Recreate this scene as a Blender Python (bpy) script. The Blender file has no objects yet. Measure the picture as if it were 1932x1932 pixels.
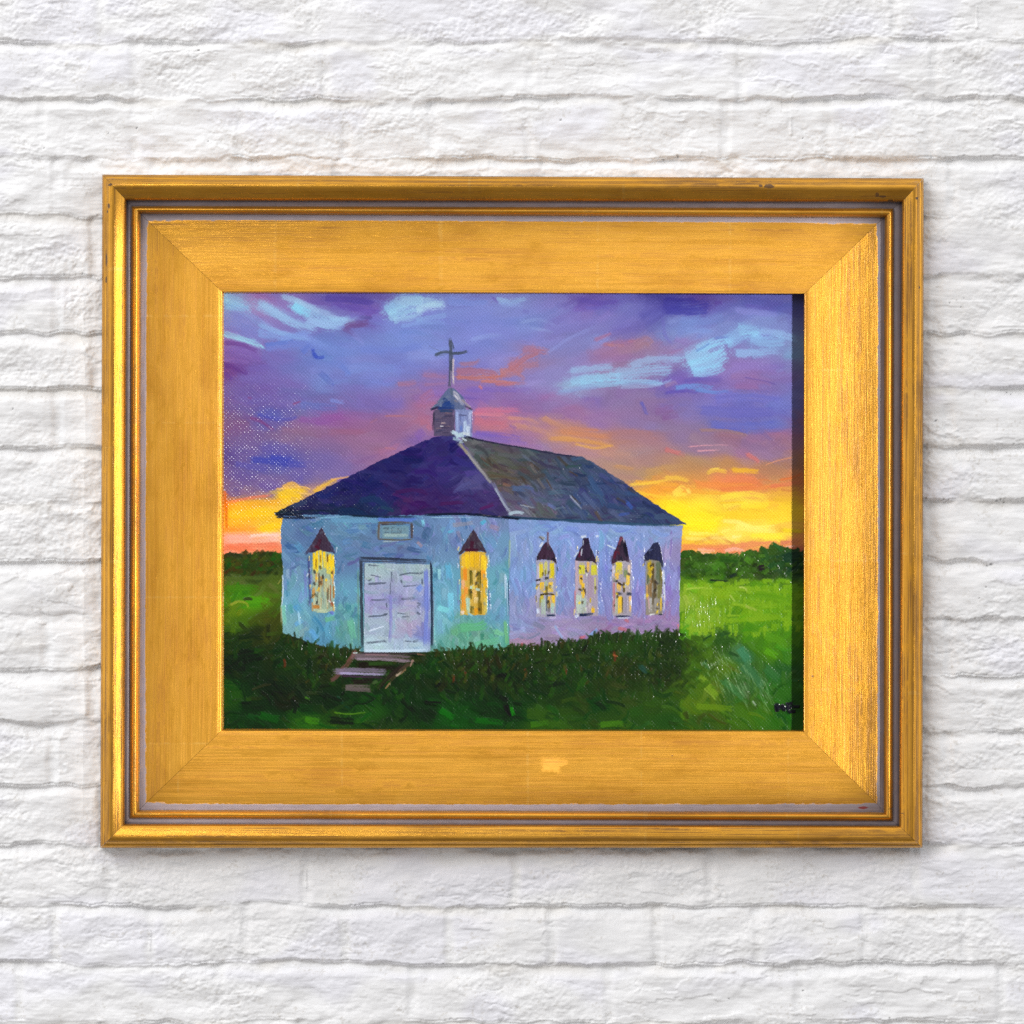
import numpy as np
# ---------------------------------------------------------------- the oil painting
PX0, PY0, PW, PH = 440, 580, 1176, 892          # canvas rectangle, in photo pixels
RNG = np.random.default_rng(7)
IMG = np.zeros((PH, PW, 3), np.float32) + np.array([110, 105, 150], np.float32)
HGT = np.zeros((PH, PW), np.float32)             # paint thickness

def lattice(x, y, seed, period=4096):
    """smooth value noise at arbitrary coordinates"""
    t = np.random.default_rng(seed).random((257, 257)).astype(np.float32)
    xi = np.floor(x).astype(np.int32); yi = np.floor(y).astype(np.int32)
    fx = (x - xi).astype(np.float32); fy = (y - yi).astype(np.float32)
    fx = fx * fx * (3 - 2 * fx); fy = fy * fy * (3 - 2 * fy)
    xi &= 255; yi &= 255
    a = t[yi, xi]; b = t[yi, xi + 1]; c = t[yi + 1, xi]; d = t[yi + 1, xi + 1]
    return (a + (b - a) * fx) * (1 - fy) + (c + (d - c) * fx) * fy

def fbm(x, y, seed, octaves=4, gain=0.5):
    x = x + 0.37 + 1.317 * (seed % 89); y = y + 0.53 + 2.113 * (seed % 71)
    s = np.zeros(np.broadcast(x, y).shape, np.float32); a = 1.0; n = 0.0
    for o in range(octaves):
        s += a * (lattice(x * 2 ** o + 17.3 * o, y * 2 ** o + 9.1 * o, seed + o) - 0.5); n += a; a *= gain
    return s / n * 2

def sstep(a, b, x):
    t = np.clip((x - a) / (b - a), 0, 1)
    return t * t * (3 - 2 * t)

def curve(pts, n):
    p = np.array(pts, np.float32)
    if len(p) == 2: return p[0] + (p[1] - p[0]) * np.linspace(0, 1, 2)[:, None]
    q = np.vstack([2 * p[0] - p[1], p, 2 * p[-1] - p[-2]]); out = []
    for i in range(1, len(q) - 2):
        t = np.linspace(0, 1, n, endpoint=False)[:, None]
        a, b, c, d = q[i - 1], q[i], q[i + 1], q[i + 2]
        out.append(0.5 * (2 * b + (c - a) * t + (2 * a - 5 * b + 4 * c - d) * t ** 2 + (3 * b - a - 3 * c + d) * t ** 3))
    return np.vstack(out + [p[-1:]])

def brush(pts, w, col, a=1.0, dry=0.35, load=0.5, mask=None, var=7.0, taper=0.25, end=None):
    """one bristle stroke along pts (photo pixels); dry breaks it up, load is its thickness; end is its last colour"""
    w = w * (1 + 0.5 * max(FEATHER - 0.35, 0))
    c = curve(pts, 5) - np.array([PX0, PY0], np.float32)
    m = w * 0.5 + 3
    x0, y0 = np.floor(c.min(0) - m).astype(int); x1, y1 = np.ceil(c.max(0) + m).astype(int) + 1
    x0 = max(x0, 0); y0 = max(y0, 0); x1 = min(x1, PW); y1 = min(y1, PH)
    if x1 <= x0 or y1 <= y0: return
    X, Y = np.meshgrid(np.arange(x0, x1, dtype=np.float32), np.arange(y0, y1, dtype=np.float32))
    best = np.full(X.shape, 1e9, np.float32); S = np.zeros_like(X); T = np.zeros_like(X); L = 0.0
    for (ax, ay), (bx, by) in zip(c[:-1], c[1:]):
        dx, dy = bx - ax, by - ay; l = float(np.hypot(dx, dy))
        if l < 1e-4: continue
        u = np.clip(((X - ax) * dx + (Y - ay) * dy) / (l * l), 0, 1)
        ex = X - (ax + u * dx); ey = Y - (ay + u * dy); d = ex * ex + ey * ey
        k = d < best; best = np.where(k, d, best)
        S = np.where(k, L + u * l, S); T = np.where(k, (dx * ey - dy * ex) / l, T); L += l
    D = np.sqrt(best); t = T / (w * 0.5)
    nb = max(5, int(w / 1.6))
    r1, r2 = RNG.random(nb + 3).astype(np.float32), RNG.random(nb + 3).astype(np.float32)
    bi = np.clip((t + 1.2) / 2.4 * nb, 0, nb + 1); i0 = bi.astype(int); f = bi - i0
    br = r1[i0] * (1 - f) + r1[i0 + 1] * f
    b2 = r2[i0] * (1 - f) + r2[i0 + 1] * f
    wob = lattice(S / 11 + RNG.random() * 200, bi * 0.8, int(RNG.integers(1, 40)))
    br2 = 0.62 * br + 0.38 * wob
    s = S / max(L, 1)
    edge = 1 - sstep(1.05 - FEATHER, 1.08, np.abs(D / (w * 0.5)) + 0.28 * (wob - 0.5))
    al = edge * np.clip(1.0 - dry * 1.5 * sstep(0.45, 0.95, br2 + 0.55 * s - 0.2), 0, 1)
    if taper: al = al * sstep(0, 0.10 + taper * 0.5 * b2, 1.02 - s) * sstep(0, 0.05 + taper * 0.25 * br, s + 0.03)
    gr = GRAIN[y0:y1, x0:x1]
    al = 0.35 * al + 0.65 * sstep(0.1, 0.85, al + 0.7 * (gr - 0.5) * (1 - al * 0.6))
    al = np.clip(al * a * GA, 0, 1) * (D < w * 0.5 + 2)
    if mask is not None: al = al * mask[y0:y1, x0:x1]
    col = np.array(col, np.float32)
    cc = col[None, None] + (0 if end is None else (np.array(end, np.float32) - col)[None, None] * s[..., None])
    under = IMG[y0:y1, x0:x1]
    cc = cc * 0.9 + under * 0.1 + ((br2 - 0.5) * 2 * var)[..., None] * np.array([1.0, 1.0, 0.9], np.float32)
    IMG[y0:y1, x0:x1] = under * (1 - al[..., None]) + cc * al[..., None]
    h = HGT[y0:y1, x0:x1]
    ridge = load * (0.35 + 0.75 * br2 + 0.45 * sstep(0.55, 0.95, np.abs(t)))
    HGT[y0:y1, x0:x1] = h * (1 - 0.75 * al) + al * ridge

FEATHER = 0.6; GA = 1.0
_X, _Y = np.meshgrid(np.arange(PW, dtype=np.float32), np.arange(PH, dtype=np.float32))
# plain canvas weave: warp and weft threads about 5 photo pixels apart
_wx = _X + 0.8 * fbm(_X / 40, _Y / 40, 81, 2); _wy = _Y + 0.8 * fbm(_X / 40, _Y / 40, 83, 2)
WEAVE = (0.5 + 0.5 * np.cos(_wx * np.pi / 3.7) * np.cos(_wy * np.pi / 3.7)).astype(np.float32)
GRAIN = np.clip(0.3 * WEAVE + 0.7 * (0.5 + 0.9 * fbm(_X / 3.1, _Y / 3.1, 85, 3)), 0, 1)

def S(col, w, *pts, **k): brush(pts, w, col, **k)

def poly(pts, wav=1.5, soft=1.2, seed=3, fine=7.0):
    """soft mask of a polygon given in photo pixels, with a hand-painted wobble to its edge"""
    X, Y = np.meshgrid(np.arange(PW, dtype=np.float32), np.arange(PH, dtype=np.float32))
    X = X + PX0 + wav * fbm(X / fine, Y / fine, seed, 2) ; Y = Y + PY0 + wav * fbm(X / fine, Y / fine, seed + 5, 2)
    ins = np.zeros(X.shape, bool); d = np.full(X.shape, 1e9, np.float32)
    n = len(pts)
    for i in range(n):
        (ax, ay), (bx, by) = pts[i], pts[(i + 1) % n]
        if ay != by:
            k = ((ay > Y) != (by > Y)) & (X < (bx - ax) * (Y - ay) / (by - ay) + ax); ins ^= k
        dx, dy = bx - ax, by - ay; l2 = max(dx * dx + dy * dy, 1e-6)
        u = np.clip(((X - ax) * dx + (Y - ay) * dy) / l2, 0, 1)
        d = np.minimum(d, (X - ax - u * dx) ** 2 + (Y - ay - u * dy) ** 2)
    d = np.sqrt(d); sd = np.where(ins, d, -d)
    return sstep(-soft, soft, sd).astype(np.float32)

def guide(points, p=3.2):
    """palette sampled at spots, spread over the canvas by inverse distance"""
    st = 4
    X, Y = np.meshgrid(np.arange(0, PW, st, dtype=np.float32) + PX0, np.arange(0, PH, st, dtype=np.float32) + PY0)
    num = np.zeros(X.shape + (3,), np.float32); den = np.zeros(X.shape, np.float32)
    for (x, y, r, g, b) in points:
        w = 1 / (((X - x) ** 2 * 0.55 + (Y - y) ** 2 * 1.5) ** (p / 2) + 30.0)
        num += w[..., None] * np.array([r, g, b], np.float32); den += w
    return num / den[..., None], st

def fill(points, mask, n, wr, lr, ang, jit=0.25, cj=6.0, dry=0.35, load=0.4, box=None, a=1.0, under=True):
    G, st = guide(points)
    if under:
        up = np.repeat(np.repeat(G, st, 0), st, 1)[:PH, :PW]
        IMG[:] = IMG * (1 - mask[..., None]) + up * mask[..., None]; HGT[:] = HGT * (1 - mask)
    x0, y0, x1, y1 = box
    ok = 0
    while ok < n:
        x = RNG.uniform(x0, x1); y = RNG.uniform(y0, y1)
        ix, iy = int(x - PX0), int(y - PY0)
        if not (0 <= ix < PW and 0 <= iy < PH) or mask[iy, ix] < 0.05:
            ok += 0.05; continue
        ok += 1
        col = G[iy // st, ix // st] + RNG.normal(0, cj) + RNG.normal(0, cj * 0.6, 3)
        th = (ang(x, y) if callable(ang) else ang) + RNG.normal(0, jit)
        L = RNG.uniform(*lr) * 0.5; w = RNG.uniform(*wr); k = RNG.normal(0, 0.18) * L
        dx, dy = np.cos(th) * L, np.sin(th) * L
        brush([(x - dx, y - dy), (x - dy * k / L, y + dx * k / L), (x + dx, y + dy)], w, col, a=a, dry=dry, load=load, mask=mask, var=cj)

def paint():
    full = np.ones((PH, PW), np.float32)
    global FEATHER, GA
    # ------------------------------------------------ sky
    FEATHER = 0.85; GA = 0.76
    SKY = [(450,600,125,165,215),(480,640,118,126,205),(560,600,132,112,188),(510,606,152,108,178),(660,600,105,88,174),(720,600,88,74,160),
     (740,622,104,80,168),(640,700,98,122,200),(470,697,130,105,182),(455,735,104,62,142),(520,742,112,100,182),(700,700,112,128,210),(800,680,110,130,210),
     (800,645,118,140,218),(660,760,108,128,205),(560,785,112,86,170),(480,795,105,85,165),(700,782,108,102,182),(760,760,112,122,206),(640,812,102,108,180),
     (530,832,82,86,175),(680,842,138,86,160),(480,850,118,82,138),(600,862,132,100,138),(700,862,142,92,138),(760,862,146,104,146),(480,890,112,92,158),
     (560,900,98,86,164),(560,922,66,72,170),(640,922,106,92,165),(720,912,132,100,160),(775,903,154,104,150),(480,945,102,82,156),(600,955,100,86,166),(690,945,118,98,172),
     (455,900,84,66,150),(455,830,112,86,140),(780,800,116,98,178),(800,740,110,120,204),(830,790,132,104,160),
     (900,640,110,126,206),(960,640,116,126,212),(1050,640,116,132,206),(1100,610,122,122,202),(1180,600,104,82,172),(1150,642,118,112,190),(870,690,122,138,216),
     (930,702,112,122,206),(1000,690,116,126,206),(1010,722,132,126,202),(1120,692,122,122,196),(1200,672,128,132,206),(1160,722,134,122,190),(880,782,126,98,176),
     (950,792,128,100,180),(1050,792,132,102,176),(1100,762,138,132,202),(1150,762,140,158,206),(1140,785,134,148,202),(1000,842,186,112,132),(850,802,160,98,142),
     (840,842,152,104,146),(840,872,120,90,168),(1100,802,142,98,166),(1150,822,152,104,156),(1130,868,194,138,108),(1205,886,210,146,92),(960,872,118,96,176),
     (1060,862,152,108,160),(1100,893,146,118,166),(1180,903,166,128,150),(1220,922,176,134,140),(1200,842,142,108,170),(1180,802,124,102,176),
     (1230,600,102,92,180),(1250,612,108,108,190),(1320,600,66,60,150),(1360,617,62,58,155),(1400,600,84,62,152),(1440,610,92,82,176),(1500,606,86,90,178),(1545,612,82,80,166),
     (1250,652,112,106,192),(1300,622,102,106,192),(1290,672,124,112,178),(1370,642,118,138,208),(1400,662,128,144,214),(1450,640,112,122,198),(1500,632,128,138,208),(1545,640,122,138,208),
     (1280,692,148,118,150),(1250,692,150,108,152),(1230,706,150,112,168),(1350,692,134,116,182),(1480,742,136,112,188),(1545,740,124,110,188),(1500,762,138,102,166),(1560,765,118,106,182),
     (1360,762,106,90,178),(1300,782,130,108,166),(1240,792,130,108,166),(1350,812,120,98,170),(1340,832,132,98,150),(1420,802,112,106,192),(1480,812,106,102,188),(1555,812,106,110,198),
     (1500,842,100,100,184),(1430,842,106,102,182),(1545,850,100,106,192),(1400,857,132,108,158),(1260,842,130,108,166),(1300,852,132,112,170),(1240,872,168,118,118),(1300,872,162,112,118),
     (1360,872,136,112,160),(1450,872,146,106,130),(1555,872,142,96,140),(1280,902,152,124,140),(1400,892,142,112,152),(1480,902,152,108,152),(1540,906,142,112,158),(1300,930,168,130,116),
     (1250,932,164,130,130),(1380,927,178,134,96),(1450,927,184,134,90),(1545,935,160,120,100),(1240,942,168,134,126),(1310,947,190,146,92),(1600,700,124,150,205),(1600,620,84,84,170),(1600,780,110,112,190),(1600,860,140,96,140),(1600,930,170,124,100),
     (1440,965,234,140,82),(1500,966,230,130,84),(1545,957,196,150,100),(1590,955,216,130,76),(1350,972,238,150,66),(1560,977,214,124,86),(1310,988,248,166,56),(1340,1002,253,214,44),
     (1400,1012,253,224,58),(1480,998,252,224,70),(1555,1002,251,208,44),(1340,1022,255,232,30),(1400,1032,253,228,40),(1480,1032,253,206,50),(1555,1032,253,214,50),(1400,1052,255,240,36),
     (1470,1072,255,240,110),(1545,1076,253,236,60),(1600,1020,250,205,50),(1600,1080,240,160,90),(1380,1085,252,214,60),(1370,1098,230,126,86),(1450,1100,226,124,92),(1540,1098,228,128,96),(1600,1102,196,110,100),
     (480,1018,253,184,38),(530,1030,255,200,30),(470,1052,252,168,44),(545,1056,255,206,22),(470,1077,246,168,146),(550,1072,251,214,202),(480,1093,238,118,80),(550,1095,238,120,84),
     (590,990,254,202,34),(455,1010,240,130,40),(480,975,108,86,150),(540,970,116,96,160),(640,985,170,130,140)]
    SKY = [(x, y, min(r + 4, 255), min(g + 5, 255), b * .97) if b > 120 and y < 960 else (x, y, r, g, b) for x, y, r, g, b in SKY]
    def sang(x, y):
        if x < 640 and y < 720: return 0.42
        if x < 800 and y < 900: return 0.10
        if 1080 < x < 1500 and y < 760: return -0.30
        if x > 1000 and 820 < y < 960: return 0.16
        return 0.0
    fill(SKY, full, 330, (22, 44), (60, 150), sang, 0.22, 5, 0.3, 0.35, (440,580,1616,1112), a=.7)
    fill(SKY, full, 560, (10, 24), (40, 100), sang, 0.22, 6, 0.5, 0.45, (440,580,1616,960), under=False, a=.55)
    fill(SKY, full, 260, (5, 12), (30, 90), 0.0, 0.10, 6, 0.5, 0.5, (440,960,1616,1112), under=False)
    AQ = (148,206,236)
    # pale strokes, upper left
    S((138,192,226), 24, (446,594),(480,606),(508,622)); S((132,180,224),16,(450,612),(500,618)); S((144,196,230),12,(452,600),(490,612))
    S((142,180,226), 20, (514,610),(545,622),(580,645),(612,656)); S((150,196,232), 16, (522,606),(556,628),(590,648),(640,664))
    S((150,206,236), 30, (585,606),(612,622),(650,645),(700,648)); S((132,214,244), 22, (586,610),(606,622),(622,630))
    S((160,200,234), 14, (562,592),(600,604),(640,622),(690,640),(720,640)); S((150,190,230), 22, (610,650),(660,645),(720,638)); S((146,176,224),14,(612,640),(660,652),(706,648))
    S((128,160,220), 20, (514,666),(560,672),(620,676)); S((138,178,226), 12, (520,650),(570,668),(625,680)); S((124,150,216),16,(560,680),(630,660))
    S((126,148,216), 18, (600,668),(640,690),(676,704)); S((112,132,208), 20, (530,696),(600,690),(650,700)); S((96,120,200),10,(530,690),(590,682))
    S((150,212,232), 13, (446,666),(482,676),(512,686),(530,700)); S((156,216,236), 8, (446,670),(500,688),(528,696))
    S((104,66,142), 12, (446,686),(480,688),(520,704)); S((120,92,170), 16, (446,700),(490,702),(530,722)); S((140,112,186), 10, (448,720),(500,726))
    S((88,50,132), 14, (444,730),(470,734),(500,748)); S((96,60,146),10,(446,745),(466,760))
    S((104,64,120), 15, (690,656),(706,650),(740,646)); S((100,62,120), 10, (688,657),(700,664),(712,674)); S((88,82,150), 8, (722,634),(746,636)); S((132,142,212),12,(706,668),(730,690))
    S((84,70,160), 22, (650,596),(700,598),(752,606)); S((96,78,168), 16, (660,612),(712,616),(764,622)); S((110,92,180), 12, (700,632),(750,622))
    S((148,206,234), 32, (772,624),(800,606),(850,598)); S((152,204,230), 26, (776,634),(806,622),(850,614)); S((164,208,234), 24, (800,600),(850,604),(894,606)); S((158,206,232), 18, (786,642),(820,634),(848,626))
    S((172,210,232), 20, (832,620),(870,612),(896,616)); S((140,180,226), 12, (832,640),(896,630)); S((130,160,222), 10, (800,652),(850,645),(896,645))
    S((122,142,214), 22, (896,600),(940,606),(980,604));
    S((150,190,230), 15, (992,598),(1020,604),(1054,598)); S((140,170,224), 12, (1000,608),(1050,612)); S((110,100,180),7,(985,595),(998,606)); S((104,100,176),8,(1046,622),(1060,626))
    S((42,62,178), 9, (625,698),(632,714),(650,714)); S((36,58,180), 7, (626,706),(636,716)); S((96,118,200), 14, (604,705),(622,690)); S((84,104,190),7,(664,770),(668,768))
    S((148,168,218), 8, (1040,645),(1080,640),(1120,655),a=.6); S((150,172,222), 7, (1060,655),(1110,665),a=.6); S((138,156,216),10,(940,680),(975,672),(1010,668)); S((140,150,214),8,(1090,710),(1140,676),(1200,650),a=.7)
    S((96,80,170), 14, (1160,598),(1200,606),(1240,600)); S((104,96,182),10,(1170,616),(1225,618))
    # mauve and blue passages, left
    S((118,138,206), 26, (690,740),(740,735),(800,742)); S((112,130,206), 20, (720,700),(790,700),(850,690)); S((106,128,204),16,(680,730),(700,752))
    S((98,112,184), 20, (600,808),(640,814),(680,812)); S((90,108,184),14,(640,745),(665,768)); S((86,84,172), 12, (520,836),(570,838),(600,832)); S((76,78,172),8,(515,828),(560,840))
    S((142,84,156), 18, (630,842),(668,834),(692,826)); S((138,88,158), 14, (600,838),(660,846)); S((124,56,118), 9, (500,836),(520,842),(550,862)); S((140,60,110),6,(586,808),(602,803)); S((130,64,120),6,(496,794),(504,798))
    S((136,100,136), 18, (560,860),(640,866),(700,862)); S((150,96,130), 14, (660,864),(720,862),(760,848)); S((170,110,130),5,(740,846),(756,838)); S((148,106,148),16,(720,880),(790,876))
    S((62,70,172), 16, (500,918),(560,924),(616,930)); S((58,66,172), 10, (540,914),(590,920)); S((86,80,168), 14, (470,928),(540,940)); S((160,108,146), 14, (758,905),(780,898),(800,888)); S((172,112,132), 6, (770,896),(795,898))
    S((98,70,140), 3, (450,806),(475,790),(505,788),(530,800),a=.7,dry=.2); S((124,140,212),10,(660,800),(690,806))
    # peach and rose clouds, centre
    S((172,106,118), 20, (912,742),(960,744),(1000,752)); S((196,110,92), 22, (1000,748),(1030,742),(1046,730)); S((186,108,108), 24, (1020,740),(1050,716),(1080,704)); S((178,110,124),16,(1044,700),(1070,698),(1100,706))
    S((198,112,90), 12, (912,754),(960,756),(1010,752)); S((204,120,100), 8, (960,762),(1010,764),(1048,766)); S((200,110,92),8,(1034,748),(1048,756),(1040,764)); S((182,116,118), 16, (1040,732),(1080,726)); S((190,110,110),8,(990,770),(1060,766))
    S((158,110,142), 12, (846,748),(880,754),(898,752)); S((166,112,130), 10, (920,728),(950,726),(960,716)); S((160,112,146), 8, (848,770),(895,766)); S((184,112,110), 5, (770,832),(800,832),(830,834)); S((172,110,130),14,(795,768),(835,765),a=.8)
    S((150,140,200), 14, (1050,768),(1090,760)); S((120,98,180), 14, (930,778),(1000,780),(1070,778)); S((114,92,172), 10, (920,792),(960,796)); S((214,120,110),6,(958,772),(966,778))
    S((204,112,140), 14, (948,822),(1000,820),(1046,820)); S((214,128,146), 8, (950,828),(1010,830)); S((196,112,128), 24, (948,842),(990,848),(1020,846)); S((188,118,130), 16, (960,858),(1010,858)); S((198,140,124),10,(1015,836),(1060,840),(1080,852))
    S((196,142,110), 14, (1020,850),(1070,858),(1110,872)); S((204,146,98), 14, (1084,836),(1120,850),(1170,866)); S((206,134,92), 14, (1120,862),(1180,870),(1230,876)); S((214,154,84), 12, (1100,876),(1160,880),(1230,892)); S((206,130,92),8,(1140,856),(1200,862))
    S((222,166,88), 6, (1150,888),(1190,896),(1230,890)); S((118,92,182), 15, (950,866),(1000,870),(1050,880)); S((122,96,180), 10, (980,880),(1060,888)); S((150,112,166), 12, (1020,886),(1090,896)); S((128,92,176),10,(1020,850),(1034,856))
    S((160,104,140), 20, (842,800),(855,790),(870,785)); S((166,102,136), 18, (836,830),(860,835)); S((126,92,170), 22, (832,875),(850,862)); S((186,112,132),12,(855,850),(864,862)); S((176,104,126),14,(840,845),(862,842))
    S((168,112,138), 9, (1205,690),(1240,684),(1300,678)); S((176,120,128), 7, (1215,690),(1250,692)); S((160,122,142), 22, (1270,692),(1290,680),(1305,690)); S((164,112,150),10,(1190,680),(1225,665))
    # pale turquoise sweep, right
    S((150,190,226), 16, (1140,742),(1190,736),(1232,735)); S((148,208,240), 22, (1140,764),(1190,756),(1250,752)); S((144,212,244), 20, (1160,770),(1210,766),(1250,764)); S((138,156,206), 12, (1116,786),(1160,776),(1200,772))
    S((150,196,232), 26, (1230,748),(1290,742),(1350,738)); S((152,186,226), 18, (1260,730),(1310,718),(1370,718)); S((146,204,240), 18, (1240,764),(1290,764),(1330,766)); S((156,190,226), 8, (1240,774),(1300,772),(1350,760))
    S((150,212,244), 40, (1372,722),(1410,706),(1452,690)); S((150,214,246), 34, (1380,734),(1420,724),(1456,706)); S((146,204,240), 20, (1392,700),(1430,684),(1466,676)); S((146,206,242), 26, (1386,744),(1420,742),(1450,730))
    S((144,206,244), 34, (1450,684),(1490,664),(1530,668)); S((152,224,250), 26, (1476,660),(1500,658),(1520,668)); S((142,196,238), 28, (1500,676),(1540,684),(1572,682)); S((146,190,234), 20, (1470,706),(1520,706),(1565,700)); S((148,186,232),18,(1520,660),(1560,668),(1600,680))
    S((96,130,200), 6, (1392,702),(1408,694),(1420,686),a=.8); S((100,120,196),7,(1430,676),(1460,674)); S((118,140,206), 18, (1360,640),(1410,642),(1450,630)); S((126,150,214), 14, (1370,660),(1430,664)); S((132,136,208),16,(1470,620),(1510,624),(1560,634))
    S((60,56,152), 24, (1325,610),(1370,614),(1430,606)); S((64,62,158), 18, (1330,622),(1380,624),(1420,622)); S((84,64,150), 12, (1430,608),(1446,604)); S((58,52,146),10,(1330,598),(1400,600)); S((100,92,178),9,(1490,610),(1560,622))
    S((112,106,190), 8, (1326,640),(1330,670),(1345,690),a=.6); S((138,120,184), 16, (1350,676),(1380,686)); S((150,120,168), 12, (1340,706),(1370,700))
    S((108,156,220), 13, (1350,776),(1390,772),(1430,778)); S((104,146,216), 9, (1390,780),(1430,784),(1462,782)); S((92,80,172), 8, (1330,786),(1370,782),(1400,786)); S((100,88,172), 10, (1368,762),(1400,758),(1450,762)); S((150,126,170),10,(1330,772),(1355,764))
    S((142,110,166), 16, (1460,754),(1510,756),(1550,768)); S((106,86,160), 4, (1490,755),(1530,762),(1556,770)); S((140,118,188), 20, (1460,734),(1520,732),(1560,740)); S((146,106,162), 12, (1470,772),(1520,776))
    S((110,112,196), 26, (1430,796),(1500,792),(1570,800)); S((104,104,188), 26, (1400,820),(1480,826),(1560,822)); S((100,106,190), 18, (1420,848),(1490,852),(1560,848)); S((96,102,190), 10, (1430,856),(1500,864))
    S((82,88,186), 9, (1282,804),(1288,816),(1294,832)); S((132,96,150), 22, (1310,822),(1350,818)); S((130,92,148),12,(1325,836),(1360,832)); S((160,122,112), 8, (1400,860),(1450,862),(1500,872)); S((150,106,120),7,(1440,870),(1490,876))
    S((196,110,112), 10, (1330,898),(1350,904),(1372,912)); S((226,156,168), 3, (1376,894),(1420,890),(1460,890)); S((232,164,172), 4, (1394,902),(1440,900)); S((214,118,112), 10, (1494,908),(1510,918),(1520,926)); S((224,150,110), 3, (1530,930),(1560,920),(1590,914)); S((196,120,120),8,(1330,902),(1365,905))
    S((172,118,112), 18, (1216,870),(1260,866),(1310,868)); S((176,126,106), 12, (1220,884),(1280,882)); S((206,150,92), 10, (1230,932),(1270,938)); S((190,146,96),12,(1290,945),(1330,935),(1380,930))
    # sunset, right
    S((252,214,66), 10, (1414,946),(1430,940),(1456,944)); S((248,192,44), 12, (1464,940),(1500,942),(1520,944)); S((254,224,90),5,(1420,940),(1440,936)); S((246,200,74), 12, (1330,956),(1360,956),(1380,964)); S((244,176,60), 10, (1270,965),(1310,966),(1360,972)); S((250,206,74),7,(1260,970),(1300,966),(1340,960))
    S((234,134,88), 22, (1450,958),(1490,960),(1520,962)); S((238,144,70), 18, (1390,970),(1440,972),(1520,974)); S((232,128,74), 12, (1440,980),(1500,976),(1580,972)); S((222,120,86), 10, (1540,972),(1590,966),(1606,964)); S((226,116,60), 6, (1560,960),(1590,954),(1606,946)); S((242,162,56),9,(1320,978),(1400,984),(1470,986))
    S((252,226,92), 16, (1348,990),(1360,978),(1372,974)); S((253,226,80), 12, (1350,988),(1376,990)); S((240,160,80),4,(1362,974),(1372,980)); S((254,230,110),9,(1374,978),(1380,988)); S((252,206,60),9,(1270,985),(1310,992),(1340,998))
    S((252,226,72), 14, (1440,996),(1490,988),(1540,994)); S((253,230,40), 26, (1330,1014),(1380,1020),(1420,1016)); S((253,208,50), 22, (1450,1030),(1510,1034),(1570,1030)); S((253,232,60),18,(1480,1010),(1540,1008)); S((244,196,40),4,(1440,1006),(1490,1004)); S((253,238,40), 24, (1360,1044),(1410,1050),(1440,1048))
    S((253,240,130), 10, (1446,1042),(1476,1044),(1500,1054)); S((253,242,120), 9, (1474,1048),(1510,1054),(1554,1052)); S((253,240,120), 12, (1470,1056),(1520,1060),(1556,1062)); S((254,244,120), 9, (1376,1066),(1410,1068),(1440,1070)); S((255,244,150),8,(1464,1074),(1484,1072)); S((253,236,70),12,(1500,1072),(1560,1076)); S((253,232,110),9,(1370,1076),(1420,1080)); S((248,222,40),10,(1566,1060),(1608,1062))
    S((234,134,90), 14, (1364,1092),(1420,1094),(1470,1092)); S((232,132,96), 14, (1460,1094),(1510,1088),(1560,1090)); S((252,192,168), 8, (1394,1100),(1420,1100),(1432,1102)); S((252,196,178), 6, (1400,1106),(1424,1106)); S((252,190,172), 9, (1450,1102),(1470,1098),(1490,1104)); S((250,196,180),5,(1456,1108),(1484,1110)); S((206,112,96), 9, (1560,1086),(1606,1080)); S((244,190,172),5,(1572,1094),(1592,1092)); S((238,150,100),5,(1520,1086),(1556,1082))
    # sunset, left
    S((253,190,70), 12, (566,976),(584,968),(602,978)); S((254,204,34), 20, (556,992),(580,986),(606,994)); S((252,196,90), 5, (552,978),(600,974),(625,980)); S((251,196,48), 12, (628,984),(650,970),(676,960)); S((250,186,90), 5, (660,960),(690,954),(704,955)); S((250,200,120),3,(598,986),(640,990))
    S((240,126,88), 7, (458,1006),(500,996),(546,990)); S((252,180,40), 18, (452,1014),(510,1006),(570,1004)); S((254,202,34), 22, (456,1030),(520,1026),(560,1024)); S((253,186,40), 16, (452,1046),(500,1042)); S((255,206,20), 16, (520,1058),(556,1050),(566,1056)); S((250,150,46),8,(448,1060),(520,1058)); S((230,110,26),7,(450,985),(452,1010),(453,1060)); S((226,120,60),6,(446,982),(458,990))
    S((247,176,156), 10, (450,1074),(510,1074),(564,1068)); S((252,216,206), 8, (500,1072),(540,1068),(564,1070)); S((246,180,160), 8, (456,1082),(510,1082),(560,1080)); S((238,122,86), 10, (450,1092),(510,1092),(564,1090))
    for i in range(170):                                             # pull the wet sky about with a broad soft brush
        x = RNG.uniform(446, 1606); y = RNG.uniform(590, 955); th = sang(x, y) + RNG.normal(0, .15); L = RNG.uniform(28, 70); dx, dy = np.cos(th) * L, np.sin(th) * L
        c0 = IMG[int(np.clip(y - dy * .6 - PY0, 0, PH - 1)), int(np.clip(x - dx * .6 - PX0, 0, PW - 1))].copy(); c1 = IMG[int(np.clip(y + dy * .6 - PY0, 0, PH - 1)), int(np.clip(x + dx * .6 - PX0, 0, PW - 1))].copy()
        S(c0, RNG.uniform(14, 30), (x - dx, y - dy), (x, y + RNG.normal(0, 4)), (x + dx, y + dy), a=.5, end=c1, var=5)
    FEATHER = 0.6; GA = 1.0
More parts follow.
